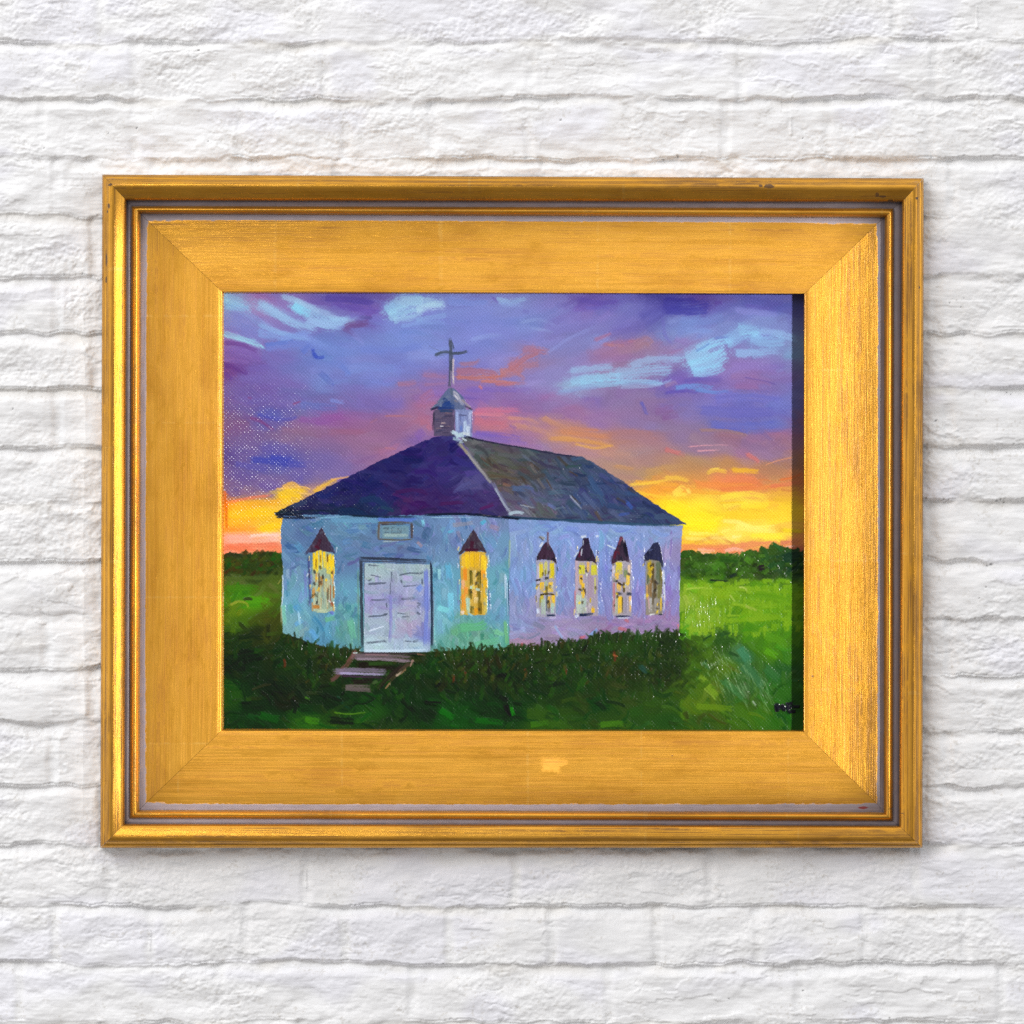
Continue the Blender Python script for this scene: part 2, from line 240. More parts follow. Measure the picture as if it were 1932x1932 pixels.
    # ------------------------------------------------ ground
    GR = [(480,1130,48,62,24),(530,1130,54,68,24),(460,1110,40,50,24),(480,1160,66,86,36),(480,1182,60,122,12),(530,1182,84,100,40),(505,1202,74,142,12),(470,1218,88,120,22),(480,1242,66,100,14),(545,1232,68,72,24),
     (510,1264,34,44,14),(470,1284,28,48,10),(480,1322,24,48,14),(460,1382,42,92,12),(560,1402,34,40,14),(530,1432,12,62,20),(620,1442,50,112,18),(620,1340,42,46,16),(600,1310,44,42,16),(660,1400,24,46,16),(540,1370,26,46,14),
     (700,1402,20,60,18),(740,1422,38,92,18),(680,1330,40,50,16),(800,1402,22,56,14),(860,1350,34,52,12),(900,1432,16,90,14),(920,1340,44,42,16),(1000,1422,18,64,10),(1000,1330,44,40,18),(1100,1442,52,98,12),(1250,1442,44,88,10),(1150,1382,36,66,14),(1050,1342,22,48,14),
     (1250,1332,54,48,20),(1290,1342,34,68,58),(1180,1320,44,50,16),(1340,1300,40,44,20),(1330,1350,42,50,20),(1100,1320,46,44,16),(1200,1400,34,74,14),(960,1380,26,60,16),(850,1420,18,56,12),(780,1450,36,66,12),
     (1380,1130,44,78,24),(1420,1140,58,98,26),(1460,1150,40,66,30),(1500,1130,62,110,28),(1545,1130,36,74,34),(1590,1130,24,56,36),(1520,1140,44,56,28),(1440,1150,66,110,26),
     (1400,1172,118,166,26),(1450,1182,124,172,32),(1520,1172,98,152,16),(1380,1202,134,168,52),(1560,1200,104,152,16),(1500,1232,110,164,16),(1400,1242,128,168,46),(1560,1262,76,134,12),(1375,1262,84,150,26),
     (1500,1262,72,128,22),(1450,1275,48,88,30),(1485,1312,56,116,72),(1535,1302,84,144,16),(1450,1332,94,132,32),(1500,1352,58,110,50),(1410,1312,48,86,18),(1360,1322,38,56,18),(1570,1342,42,100,44),
     (1420,1372,90,128,28),(1480,1382,62,106,54),(1570,1382,50,112,28),(1400,1412,90,124,18),(1340,1402,58,100,24),(1500,1422,74,124,16),(1400,1442,58,92,18),(1570,1435,48,112,18),(1600,1200,96,146,18),(1600,1300,60,120,30),(1600,1400,40,100,26),(1380,1340,70,116,24),(1340,1440,40,90,20)]
    GR = [(x, y, r * 0.78, g * 0.78, b * 0.7) if y > 1290 and x < 1345 else (x, y, r, g, b) for x, y, r, g, b in GR]
    GR = [(x, y, r * .85, g * .86, b * .8) if y > 1270 and x >= 1345 else (x, y, r, g, b) for x, y, r, g, b in GR]
    GT = [(436,1112),(470,1104),(500,1108),(530,1103),(562,1106),(640,1110),(1360,1106),(1376,1101),(1392,1101),(1402,1109),(1440,1107),(1470,1112),(1494,1103),(1518,1102),(1523,1093),(1536,1098),(1546,1086),(1562,1092),(1585,1098),(1620,1104),(1620,1480),(436,1480)]
    gm = poly(GT, 6, 2.0, 11)
    def gang(x, y): return 0.0 if (y < 1180) else (0.9 if x > 1380 and y > 1280 else (-0.5 if y < 1330 else 0.15))
    fill(GR, gm, 300, (16, 34), (30, 80), gang, 0.5, 6, 0.35, 0.35, (440,1095,1616,1472))
    fill(GR, gm, 1100, (5, 13), (14, 46), gang, 0.7, 8, 0.5, 0.5, (440,1095,1616,1472), under=False)
    # hedge and bushes, left and right of the church
    for i in range(70):
        x = RNG.uniform(446, 566); y = RNG.uniform(1104, 1150); S((44 + RNG.uniform(-16, 22), 58 + RNG.uniform(-16, 24), 20), RNG.uniform(6, 13), (x, y), (x + RNG.uniform(4, 14), y - RNG.uniform(2, 10)))
    S((70,92,34), 10, (450,1158),(510,1156),(562,1152)); S((62,118,16), 16, (452,1178),(500,1176),(520,1182)); S((76,146,10), 16, (490,1202),(520,1198),(540,1206)); S((138,150,48), 6, (460,1210),(478,1203),(492,1207),(498,1218)); S((50,60,34), 7, (488,1198),(506,1197)); S((124,128,56),3,(556,1168),(562,1158))
    for i in range(110):
        x = RNG.uniform(1364, 1612); y = RNG.uniform(1112, 1152); g = RNG.uniform(0, 1); S((34 + 36 * g, 58 + 58 * g, 22 + 10 * g), RNG.uniform(5, 12), (x, y), (x + RNG.uniform(4, 16), y - RNG.uniform(-6, 10)), load=.7)
    S((46,86,36), 8, (1524,1096),(1532,1104),(1536,1124)); S((40,92,40), 7, (1546,1088),(1556,1094),(1566,1104)); S((24,56,38), 22, (1568,1116),(1600,1112)); S((36,24,36), 14, (1518,1136),(1530,1134)); S((66,120,30), 14, (1424,1138),(1440,1128),(1450,1140)); S((30,44,40), 8, (1460,1154),(1474,1148)); S((26,40,30), 5, (1420,1160),(1460,1163)); S((110,150,70),3,(1380,1112),(1384,1122)); S((84,128,50),4,(1418,1130),(1434,1126)); S((40,80,24),14,(1440,1118),(1480,1120)); S((72,124,30),12,(1490,1116),(1505,1128))
    # lawn, right
    for i in range(150):
        x = RNG.uniform(1362, 1600); y = RNG.uniform(1160, 1262); g = RNG.uniform(0, 1); k = (x - 1360) / 250
        S((118 - 22 * k + 22 * g, 160 - 8 * k + 14 * g, 22 + 26 * g * (1 - k)), RNG.uniform(5, 13), (x, y), (x + RNG.uniform(10, 44), y + RNG.uniform(-4, 4)) if RNG.random() < .5 else (x + RNG.uniform(-3, 3), y + RNG.uniform(8, 28)), load=.6)
    S((156,186,66), 5, (1372,1178),(1400,1176),(1430,1178)); S((168,190,90), 4, (1478,1174),(1490,1176),(1494,1184)); S((150,176,66), 12, (1368,1190),(1376,1206),(1380,1218)); S((150,180,70),8,(1390,1220),(1420,1218)); S((156,182,80),5,(1460,1190),(1470,1204)); S((150,172,70),6,(1490,1212),(1516,1222))
    for i in range(46):
        x = RNG.uniform(1366, 1440); y = RNG.uniform(1190, 1250); S((142,172,60) if i % 2 else (110,150,34), 2.4, (x, y), (x + RNG.uniform(-1, 1), y + RNG.uniform(8, 18)), load=.8)
    S((44,82,28), 14, (1432,1284),(1460,1280),(1474,1288)); S((40,78,34), 10, (1440,1270),(1462,1264)); S((34,70,30),8,(1405,1282),(1425,1272))
    S((64,128,90), 20, (1478,1296),(1490,1312),(1500,1330)); S((58,110,66), 22, (1484,1330),(1510,1350),(1530,1376)); S((62,116,60), 16, (1446,1362),(1470,1380),(1490,1398)); S((58,106,60),12,(1404,1326),(1424,1340)); S((50,104,50),20,(1530,1336),(1560,1360))
    for i in range(120):
        x = RNG.uniform(1400, 1540); y = 1290 + (x - 1400) * 0.55 + RNG.uniform(-10, 62); g = RNG.uniform(0, 1)
        S((78 + 70 * g, 124 + 56 * g, 70 + 62 * g), RNG.uniform(1.3, 2.6), (x, y), (x + RNG.uniform(6, 14), y + RNG.uniform(12, 26)), load=.7, a=.45)
    for i in range(40):
        x = RNG.uniform(1398, 1436); y = RNG.uniform(1300, 1335); S((150,170,140), 1.5, (x, y), (x + 6, y + 12), a=.6, load=.9)
    S((112,148,36), 14, (1400,1352),(1420,1376),(1436,1396)); S((124,156,52),4,(1404,1372),(1434,1402)); S((170,190,170),4,(1505,1402),(1512,1412),a=.8); S((92,128,22),14,(1392,1412),(1440,1416),(1470,1420)); S((80,140,24), 20, (1530,1270),(1560,1282),(1570,1300)); S((84,150,18),16,(1530,1300),(1556,1314)); S((96,150,20),18,(1510,1190),(1560,1196),(1590,1210)); S((70,130,20),18,(1490,1250),(1520,1262))
    # signature, lower right
    for p, w in [(((1553,1410),(1555,1424)),8),(((1553,1411),(1561,1417)),7),(((1561,1416),(1568,1411)),7),(((1567,1411),(1569,1423)),7),(((1573,1408),(1586,1407)),6),(((1574,1416),(1584,1415)),6),(((1575,1410),(1577,1424)),6),(((1577,1424),(1592,1422)),6),(((1586,1414),(1600,1413)),5)]: S((9,11,32), w * 1.35, *p, load=.9, dry=.1, taper=.05)
    FEATHER = 0.5
    # ------------------------------------------------ roof
    RL = [(548,1026),(600,1002),(680,962),(760,922),(830,890),(868,874),(900,868),(926,884),(960,934),(992,974),(1022,1034),(970,1030),(900,1030),(800,1035),(720,1034),(640,1032),(560,1035)]
    rm = poly(RL, 2.0, 1.0, 21)
    fill([(600,1015,34,36,74),(660,1000,36,36,92),(720,970,30,30,88),(800,930,34,30,90),(860,900,44,36,100),(900,940,50,42,108),(780,990,38,34,94),(880,990,50,34,92),(950,1000,58,46,102),(940,960,76,72,128),(820,1010,56,28,86),(680,1024,24,40,70),(1000,1020,60,50,96),(760,1020,28,46,84),(560,1030,18,26,40)],
         rm, 330, (7, 17), (24, 66), -0.1, 0.5, 6, 0.45, 0.35, (545,866,1024,1036))
    S((58,26,84),9,(790,985),(830,980),(860,990)); S((66,28,84),8,(880,1008),(930,1004)); S((80,30,90),7,(960,1018),(990,1008)); S((66,34,86),10,(806,1000),(830,1002)); S((20,36,60),6,(560,1028),(620,1022),(680,1024))
    RR = [(920,872),(944,876),(1000,887),(1060,897),(1110,906),(1165,914),(1190,928),(1215,944),(1244,962),(1295,998),(1334,1024),(1374,1048),(1340,1050),(1300,1050),(1200,1044),(1100,1041),(1020,1036),(992,975),(960,935),(928,886)]
    qm = poly(RR, 2.0, 1.0, 23)
    bl = lambda L: [(x, y, r - 7, g - 1, b + 7) for x, y, r, g, b in L]
    fill(bl([(950,890,88,86,84),(1000,905,84,82,76),(1060,910,78,78,80),(1120,925,72,76,90),(1180,940,66,74,96),(1000,940,88,80,66),(1060,940,76,70,64),(1100,960,72,78,92),(1020,970,96,78,74),(1060,990,84,84,104),(1120,1000,74,80,104),(1180,990,66,76,112),(1240,1000,60,66,100),(1300,1030,54,60,90),(1080,1020,92,86,86),(1160,1030,70,80,100),(1240,1035,66,68,94),(1040,1020,104,96,110),(1220,970,58,66,100)]),
         qm, 340, (5, 13), (22, 62), lambda x, y: 0.75 if RNG.random() < .45 else 0.1, 0.2, 8, 0.5, 0.5, (918,868,1376,1052))
    for i in range(26):
        x = RNG.uniform(960, 1260); y = RNG.uniform(905, 1030); c = [(112,104,100),(66,54,44),(96,106,130),(64,80,120),(92,74,52),(84,62,50)][int(RNG.integers(0, 6))]
        S(c, RNG.uniform(3, 7), (x, y), (x + RNG.uniform(10, 30), y + RNG.uniform(8, 26)), mask=qm, load=.7, a=.65)
    S((120,90,80),8,(1006,968),(1022,974),mask=qm); S((58,86,160),8,(1254,1004),(1266,1018),mask=qm); S((62,84,150),7,(1238,1030),(1262,1026),mask=qm); S((150,158,180),4,(1140,992),(1165,1020),mask=qm); S((140,146,160),3,(1040,1010),(1070,1016)); S((74,92,130),12,(1024,976),(1070,980)); S((96,110,160),7,(1096,1008),(1112,1018))
    S((120,120,130), 9, (916,884),(934,904),(962,940),(990,976)); S((150,148,148), 5, (930,900),(952,928),(985,970)); S((104,104,138), 9, (985,966),(1005,1000),(1022,1030)); S((150,160,180), 5, (990,976),(1008,1008),(1024,1030)); S((168,190,206), 7, (1018,1028),(1034,1024),(1050,1028)); S((150,140,120),4,(920,888),(936,908))
    S((34,30,60), 3.5, (944,877),(1000,888),(1060,898),(1110,908),(1165,915),a=.9,dry=.2)
    # ------------------------------------------------ walls
    FW = [(567,1030),(660,1029),(760,1033),(900,1028),(1021,1034),(1020,1299),(870,1304),(720,1302),(640,1292),(566,1266),(563,1200),(566,1150),(561,1064)]
    fm = poly(FW, 2.0, 1.0, 31)
    FP = [(580,1060,98,136,178),(600,1062,84,114,164),(650,1050,94,140,176),(700,1042,98,150,186),(800,1062,88,130,176),(850,1082,94,124,170),(800,1102,94,118,164),(590,1200,116,180,206),(580,1252,124,182,190),(650,1252,88,160,192),(690,1262,94,162,150),
      (890,1150,104,174,196),(900,1202,114,186,212),(870,1102,110,150,190),(960,1102,114,150,196),(1005,1152,108,180,196),(985,1232,104,170,198),(920,1262,98,174,134),(1002,1282,98,180,160),(880,1250,120,190,206),(960,1282,104,170,138),(600,1120,90,134,178),(690,1120,96,134,178),(700,1180,104,166,196),(640,1282,84,150,184),(900,1060,112,150,198),(980,1050,118,140,188),(760,1100,100,128,174),(590,1150,114,160,192),(700,1230,104,176,180),(1005,1080,112,160,196)]
    FP = [(x, y, .8 * r + 16, .81 * g + 16, .82 * b + 20) for x, y, r, g, b in FP]
    fill(FP, fm, 560, (5, 15), (12, 40), lambda x, y: 1.5 if (x > 850 or y > 1130) else 0.1, 0.4, 10, 0.5, 0.45, (558,1026,1024,1306))
    S((100,150,186),10,(660,1040),(720,1042),(770,1040)); S((88,120,200),9,(756,1038),(800,1040),(836,1040)); S((122,196,220),6,(845,1040),(848,1054)); S((86,170,206),8,(962,1048),(972,1040)); S((90,170,206),7,(896,1064),(908,1062)); S((150,140,150),10,(905,1050),(950,1046),a=.6); S((150,130,150),10,(980,1052),(1000,1058),a=.7); S((160,130,140),6,(834,1084),(845,1094)); S((150,140,160),9,(915,1062),(925,1085),a=.6)
    S((118,196,222),12,(900,1185),(902,1225)); S((124,206,216),14,(876,1215),(900,1222)); S((150,206,220),7,(878,1138),(880,1160)); S((96,170,206),14,(896,1130),(898,1160)); S((96,176,130),18,(920,1256),(960,1252),(975,1244)); S((100,176,140),14,(950,1290),(1000,1280)); S((118,190,150),12,(990,1262),(1008,1270)); S((110,178,130),8,(1010,1244),(1014,1290))
    S((100,162,206),10,(590,1250),(606,1240)); S((160,206,230),5,(596,1222),(600,1250)); S((96,160,210),12,(620,1260),(640,1285)); S((84,150,196),14,(590,1210),(600,1225)); S((120,190,170),10,(566,1210),(570,1255)); S((100,170,140),12,(650,1240),(672,1236)); S((104,176,150),14,(700,1240),(708,1280)); S((110,120,200),7,(660,1222),(668,1228)); S((196,210,224),2.5,(565,1150),(566,1185),(563,1215),dry=.1); S((170,176,150),4,(562,1214),(564,1250),a=.8)
    SW = [(1018,1036),(1100,1040),(1200,1043),(1300,1050),(1366,1051),(1361,1110),(1358,1270),(1250,1275),(1180,1290),(1100,1296),(1019,1300)]
    wm = poly(SW, 1.6, 1.0, 33)
    WP = [(1100,1060,124,152,206),(1060,1152,124,156,208),(1150,1102,124,146,206),(1200,1202,126,134,190),(1310,1072,134,156,206),(1350,1102,142,134,180),(1348,1202,136,128,186),(1080,1262,146,134,170),(1250,1252,152,128,170),(1200,1262,150,130,166),(1040,1100,126,150,200),(1130,1180,132,148,200),(1290,1150,130,142,204),(1220,1150,124,140,204),(1040,1250,136,150,196),(1320,1240,150,124,168),(1280,1200,134,132,192),(1130,1262,150,138,176),(1040,1282,160,130,160),(1240,1060,130,152,208)]
    fill(WP, wm, 420, (5, 13), (18, 56), lambda x, y: 0.05 if y < 1075 or y > 1235 else 1.55, 0.25, 8, 0.45, 0.45, (1016,1034,1368,1302))
    S((150,176,206),2.5,(1012,1150),(1014,1180),(1016,1240),dry=.2); S((190,214,236),3,(1010,1150),(1011,1200)); S((56,70,110),2,(1017,1160),(1018,1240),dry=.3); S((150,180,140),4,(1020,1080),(1018,1140),a=.7); S((210,100,110),6,(1042,1292),(1046,1286)); S((200,110,120),6,(1120,1288),(1132,1284)); S((196,100,114),6,(1160,1276),(1172,1272)); S((190,100,112),8,(1236,1256),(1262,1262),a=.8); S((180,110,130),7,(1250,1238),(1258,1244)); S((206,120,120),3,(1356,1248),(1357,1262)); S((196,216,230),2.5,(1359,1160),(1358,1182)); S((130,160,216),9,(1180,1272),(1196,1258)); S((150,170,214),5,(1110,1252),(1126,1278)); S((156,184,230),4,(1136,1080),(1144,1094)); S((214,226,240),4,(1192,1073),(1198,1072)); S((206,220,236),3,(1214,1090),(1228,1096))
    S((20,26,46), 5, (552,1034),(600,1036),(640,1035)); S((16,34,54), 5, (700,1031),(770,1034),(840,1034)); S((10,24,44), 6, (850,1030),(910,1028),(960,1030),(1022,1038)); S((34,60,86), 6, (1010,1034),(1080,1038),(1160,1042)); S((40,72,98), 7, (1130,1041),(1220,1046),(1310,1050),(1372,1050)); S((14,22,40),5,(1004,1034),(1040,1038)); S((20,26,44), 5, (552,1030),(580,1030),(610,1034)); S((120,170,200),3,(640,1036),(690,1033)); S((150,190,214),2,(860,1035),(950,1035))
    # sign over the door
    S((112,146,160), 30, (764,1063),(820,1064), dry=.1, taper=.05); S((150,176,176),7,(768,1070),(818,1071)); S((90,76,66), 5, (756,1046),(790,1045),(828,1046)); S((96,84,76), 5, (758,1048),(757,1080),dry=.2); S((74,62,62), 6, (823,1046),(824,1078),dry=.2); S((92,84,66), 4, (757,1078),(800,1080),(828,1078)); S((60,56,66),3,(762,1049),(812,1048))
    for p in [((768,1056),(778,1055)),((778,1055),(769,1066)),((769,1066),(780,1065)),((784,1055),(783,1067)),((784,1055),(791,1054)),((784,1061),(790,1060)),((783,1067),(791,1066)),((796,1056),(795,1066)),((796,1056),(802,1065)),((802,1065),(803,1055)),((808,1056),(810,1064))]: S((66,78,92), 2.2, *p, dry=.4, taper=.2, a=.55)
    S((128,150,158), 4, (766,1061),(790,1060),(816,1062), a=.45); S((70,80,92), 3, (766,1057),(778,1058), a=.5); S((80,92,104), 3, (786,1066),(804,1066), a=.5); S((150,172,176), 4, (800,1071),(818,1070), a=.6)
    S((150,170,180),3,(766,1083),(800,1082))
    # double door
    S((40,46,62), 6, (720,1116),(780,1118),(864,1122)); S((60,66,84),3,(722,1122),(800,1124),(862,1127)); S((44,50,64), 7, (722,1118),(723,1210),(725,1306),dry=.2); S((94,106,124), 6, (730,1124),(731,1210),(731,1300)); S((34,40,62), 6, (862,1124),(864,1210),(864,1304),dry=.2); S((116,124,140),2,(868,1180),(867,1300),a=.7); S((100,140,120),4,(716,1140),(717,1300),a=.7)
    dm = poly([(730,1126),(860,1129),(861,1304),(728,1305)], .8, .8, 41)
    gd = lambda L: [(x, y, r - 2, g - 1, b - 13) for x, y, r, g, b in L]
    fill(gd([(750,1140,160,182,202),(830,1140,156,178,200),(750,1180,158,164,208),(825,1180,160,166,214),(745,1200,150,150,206),(820,1205,168,164,206),(760,1250,160,178,208),(815,1250,166,158,200),(852,1200,122,136,208),(752,1290,172,196,222),(830,1290,164,188,220),(785,1200,138,140,198),(852,1270,118,128,206),(800,1225,160,172,204)]), dm, 150, (4, 11), (12, 36), lambda x, y: 1.55 if RNG.random() < .5 else .05, .2, 6, .4, .5, (728,1126,862,1305))
    S((130,132,196),7,(781,1190),(782,1240),(780,1290)); S((112,140,214),14,(836,1172),(844,1182)); S((114,130,206),9,(852,1140),(853,1220),(851,1296)); S((194,216,236),6,(730,1301),(790,1302),(856,1300)); S((206,220,240),4,(738,1262),(770,1252)); S((176,170,214),12,(806,1156),(826,1158))
    DK = (74,84,102)
    for p, w in [(((742,1150),(760,1154),(762,1156)),3),(((737,1162),(744,1158)),4),(((737,1168),(756,1167),(774,1166)),5),(((783,1143),(784,1165)),3),(((781,1165),(780,1190)),2),(((800,1150),(820,1146),(840,1147)),4),(((840,1147),(846,1143)),6),(((802,1160),(804,1167)),4),(((806,1172),(820,1172),(838,1169)),3),(((844,1158),(845,1170)),4),(((742,1200),(760,1200),(775,1199)),4),(((773,1206),(774,1216)),3),(((738,1233),(756,1232),(776,1229)),4),(((768,1229),(776,1228)),4),
                 (((802,1198),(820,1196),(833,1198)),6),(((834,1206),(840,1208),(835,1214),(840,1217)),4),(((795,1226),(812,1228)),3),(((834,1224),(840,1230)),5),(((804,1234),(820,1233)),3),(((734,1286),(752,1284),(772,1282)),5),(((768,1282),(774,1284)),4),(((810,1282),(824,1283)),3),(((826,1284),(838,1280)),5),(((736,1130),(760,1132)),3)]: S(DK, w, *p, a=.8, dry=.4)
    FEATHER = 0.4
    # arched windows, front
    def cap(pts, cl, cr, mid):
        m = poly(pts, 1.2, .8, 51); x0 = min(p[0] for p in pts); x1 = max(p[0] for p in pts); y0 = min(p[1] for p in pts); y1 = max(p[1] for p in pts)
        S(mid, (x1 - x0) * 1.1, ((x0 + x1) / 2, y0), ((x0 + x1) / 2, y1), mask=m, dry=.05, taper=0)
        for i in range(14):
            x = RNG.uniform(x0, x1); y = RNG.uniform(y0, y1); S(cl if x < (x0 + x1) / 2 else cr, RNG.uniform(3, 6), (x, y), (x + RNG.uniform(-6, 6), y + RNG.uniform(4, 12)), mask=m, load=.6)
    S((84,112,158),26,(640,1060),(628,1090),a=.5); cap([(643,1054),(652,1072),(664,1092),(670,1104),(640,1103),(612,1106),(624,1086),(634,1070)], (84,76,98), (72,68,86), (58,38,54)); S((64,24,44), 8, (640,1078),(634,1096)); S((78,26,48),6,(630,1092),(640,1098)); S((60,60,90),5,(662,1092),(670,1108)); S((66,70,100),6,(612,1108),(622,1094))
    S((60,66,124), 5, (617,1114),(619,1160),(620,1216)); S((112,122,190),6,(610,1140),(612,1200),a=.7)
    wl = poly([(624,1106),(640,1100),(654,1104),(668,1108),(670,1160),(668,1222),(650,1226),(624,1222),(623,1150)], 1, .8, 53)
    S((160,180,152), 50, (647,1102),(647,1226), mask=wl, dry=.05, taper=0)
    for i in range(60):
        x = RNG.uniform(624, 669); y = RNG.uniform(1140, 1210); S([(176,186,150),(196,146,80),(150,170,160),(170,120,60),(130,140,120),(186,190,160)][int(RNG.integers(0, 6))], RNG.uniform(2.5, 5), (x, y), (x + RNG.uniform(-1, 1), y + RNG.uniform(12, 30)), mask=wl, load=.6)
    for x, a, b in [(628,1106,1146),(634,1102,1148),(641,1100,1142),(648,1103,1138),(655,1112,1150),(660,1108,1152),(666,1110,1150),(663,1120,1160),(630,1116,1140)]: S((242,200,26), 6, (x, a), (x + .5, (a + b) / 2), (x + 1, b), load=.8, mask=wl, end=(246,214,50))
    for x, a, b, c in [(632,1118,1140,(120,80,20)),(641,1110,1126,(150,100,20)),(638,1146,1176,(80,56,36)),(655,1108,1125,(96,60,30)),(656,1176,1206,(92,70,50)),(661,1170,1205,(160,90,60)),(666,1140,1170,(220,150,70))]: S(c, 3, (x, a), (x, b), a=.85)
    S((186,120,50),8,(626,1214),(640,1214)); S((150,70,40),5,(663,1204),(664,1214)); S((180,196,166),8,(634,1222),(656,1222)); S((216,216,220),3,(657,1200),(662,1206))
    S((104,150,200),30,(975,1075),(985,1100),a=.4); cap([(947,1058),(956,1074),(966,1090),(974,1106),(960,1102),(930,1102),(916,1112),(924,1094),(936,1076)], (84,78,84), (76,72,84), (58,40,52)); S((64,22,44),8,(945,1082),(942,1100)); S((64,18,40),8,(930,1100),(958,1101)); S((60,52,56),5,(918,1108),(930,1096)); S((160,190,200),2,(960,1066),(972,1096),a=.6)
    wr = poly([(919,1112),(930,1103),(960,1103),(973,1106),(976,1110),(976,1170),(974,1230),(920,1230),(922,1170)], 1, .8, 55)
    S((214,166,54), 60, (947,1100),(947,1232), mask=wr, dry=.05, taper=0)
    for x, a, b, c, w in [(926,1112,1140,(236,190,60),8),(934,1108,1140,(238,196,30),10),(944,1106,1136,(232,184,30),10),(954,1106,1140,(226,176,30),10),(966,1110,1142,(240,200,40),10),(970,1120,1150,(242,206,50),7),(930,1138,1162,(232,140,40),10),(966,1140,1160,(240,156,40),10),(942,1140,1172,(78,76,22),7),(958,1142,1180,(82,76,20),8),(949,1140,1168,(206,186,120),6),(970,1160,1200,(230,180,40),9),(926,1160,1180,(226,170,130),8),(932,1174,1190,(236,150,60),8),(940,1178,1200,(96,86,26),8),(958,1180,1210,(110,96,30),8),(949,1180,1198,(222,180,110),7),(971,1195,1228,(206,190,90),8),(927,1188,1226,(232,146,50),8),(936,1196,1216,(166,206,196),10),(952,1194,1208,(226,200,140),9),(944,1212,1228,(104,98,40),9),(960,1206,1230,(120,96,20),9),(952,1216,1232,(220,150,30),8),(936,1214,1226,(170,206,190),8),(925,1222,1230,(226,210,200),8)]: S(c, w, (x, a), (x + RNG.uniform(-1, 1), b), mask=wr, load=.8)
    S((176,214,204),6,(940,1174),(950,1176)); S((180,206,196),6,(952,1178),(960,1180)); S((150,196,206),5,(936,1226),(945,1232)); S((76,90,140),3,(978,1180),(980,1215)); S((112,130,190),4,(916,1160),(916,1210),a=.6); S((190,206,180),3,(976,1110),(978,1135))
    # arched windows, side
    def side(x0, x1, yt, yb, base): 
        m = poly([(x0, yt), (x1, yt), (x1, yb), (x0, yb)], 1, .8, 57); S(base, (x1 - x0) * 1.25, ((x0 + x1) / 2, yt), ((x0 + x1) / 2, yb), mask=m, dry=.05, taper=0); return m
    m = side(1072, 1112, 1120, 1234, (160,156,176))
    for x, a, b, c, w in [(1082,1128,1158,(222,202,44),10),(1092,1124,1150,(200,196,110),7),(1104,1126,1160,(222,200,30),11),(1106,1134,1154,(206,190,30),7),(1084,1164,1186,(236,186,30),10),(1101,1164,1186,(238,196,56),11),(1092,1162,1180,(160,180,150),6),(1093,1172,1192,(110,96,30),5),(1084,1190,1206,(200,180,50),7),(1106,1190,1214,(240,190,40),8),(1098,1192,1218,(222,170,40),7),(1087,1198,1232,(168,190,170),9),(1105,1206,1228,(166,196,184),7),(1094,1190,1224,(84,100,100),4),(1080,1194,1218,(140,140,60),3),(1076,1130,1200,(178,176,206),6),(1091,1140,1154,(120,110,30),4),(1098,1200,1228,(70,70,60),3)]: S(c, w, (x, a), (x, b), mask=m, load=.7)
    S((36,34,40),4,(1072,1161),(1082,1159)); S((30,28,36),6,(1090,1157),(1098,1156)); S((66,56,30),3.5,(1080,1190),(1092,1188),(1110,1189)); S((26,40,70),5,(1094,1231),(1112,1230)); S((226,230,240),2,(1098,1236),(1112,1236)); S((206,220,240),7,(1074,1218),(1078,1228))
    cap([(1092,1084),(1098,1086),(1106,1100),(1112,1116),(1114,1128),(1106,1122),(1086,1119),(1072,1120),(1076,1108),(1084,1094)], (50,32,46), (50,48,60), (54,28,44)); S((112,92,110),5,(1096,1064),(1096,1084),(1098,1096)); S((150,150,150),6,(1080,1074),(1090,1078)); S((90,90,96),3,(1078,1073),(1088,1082)); S((206,214,226),5,(1080,1094),(1086,1084)); S((26,28,40),5,(1076,1112),(1074,1120)); S((24,24,38),5,(1104,1116),(1112,1124))
    m = side(1150, 1196, 1118, 1232, (168,156,168))
    for x, a, b, c, w in [(1164,1130,1150,(212,208,46),13),(1188,1130,1152,(212,208,40),14),(1176,1124,1146,(226,180,90),6),(1162,1150,1172,(232,180,50),7),(1166,1166,1200,(236,190,40),7),(1182,1150,1200,(166,146,166),12),(1158,1190,1230,(182,200,186),13),(1168,1196,1228,(166,188,176),10),(1181,1196,1206,(190,166,50),4),(1178,1206,1226,(186,176,180),5),(1190,1155,1190,(190,190,90),3),(1153,1120,1190,(190,166,180),6),(1186,1216,1226,(232,186,40),7)]: S(c, w, (x, a), (x, b), mask=m, load=.7)
    S((60,44,20),5,(1158,1178),(1166,1182)); S((56,44,30),4,(1161,1155),(1164,1160)); S((70,50,40),4,(1170,1178),(1171,1190)); S((22,34,66),6,(1158,1230),(1176,1229),(1188,1228)); S((214,224,240),6,(1150,1234),(1158,1230)); S((190,120,130),2.5,(1150,1180),(1150,1226)); S((60,60,60),4,(1172,1140),(1174,1146))
    cap([(1166,1076),(1177,1076),(1182,1096),(1190,1112),(1194,1130),(1184,1122),(1166,1122),(1150,1120),(1156,1106),(1164,1092)], (52,40,56), (34,36,50), (40,26,44)); S((96,24,54),6,(1162,1104),(1158,1116)); S((206,216,230),7,(1162,1074),(1174,1072)); S((190,204,226),3,(1148,1114),(1158,1102)); S((190,200,216),3,(1164,1098),(1162,1112)); S((180,190,206),2,(1167,1080),(1166,1092))
    m = side(1224, 1263, 1120, 1232, (164,156,166))
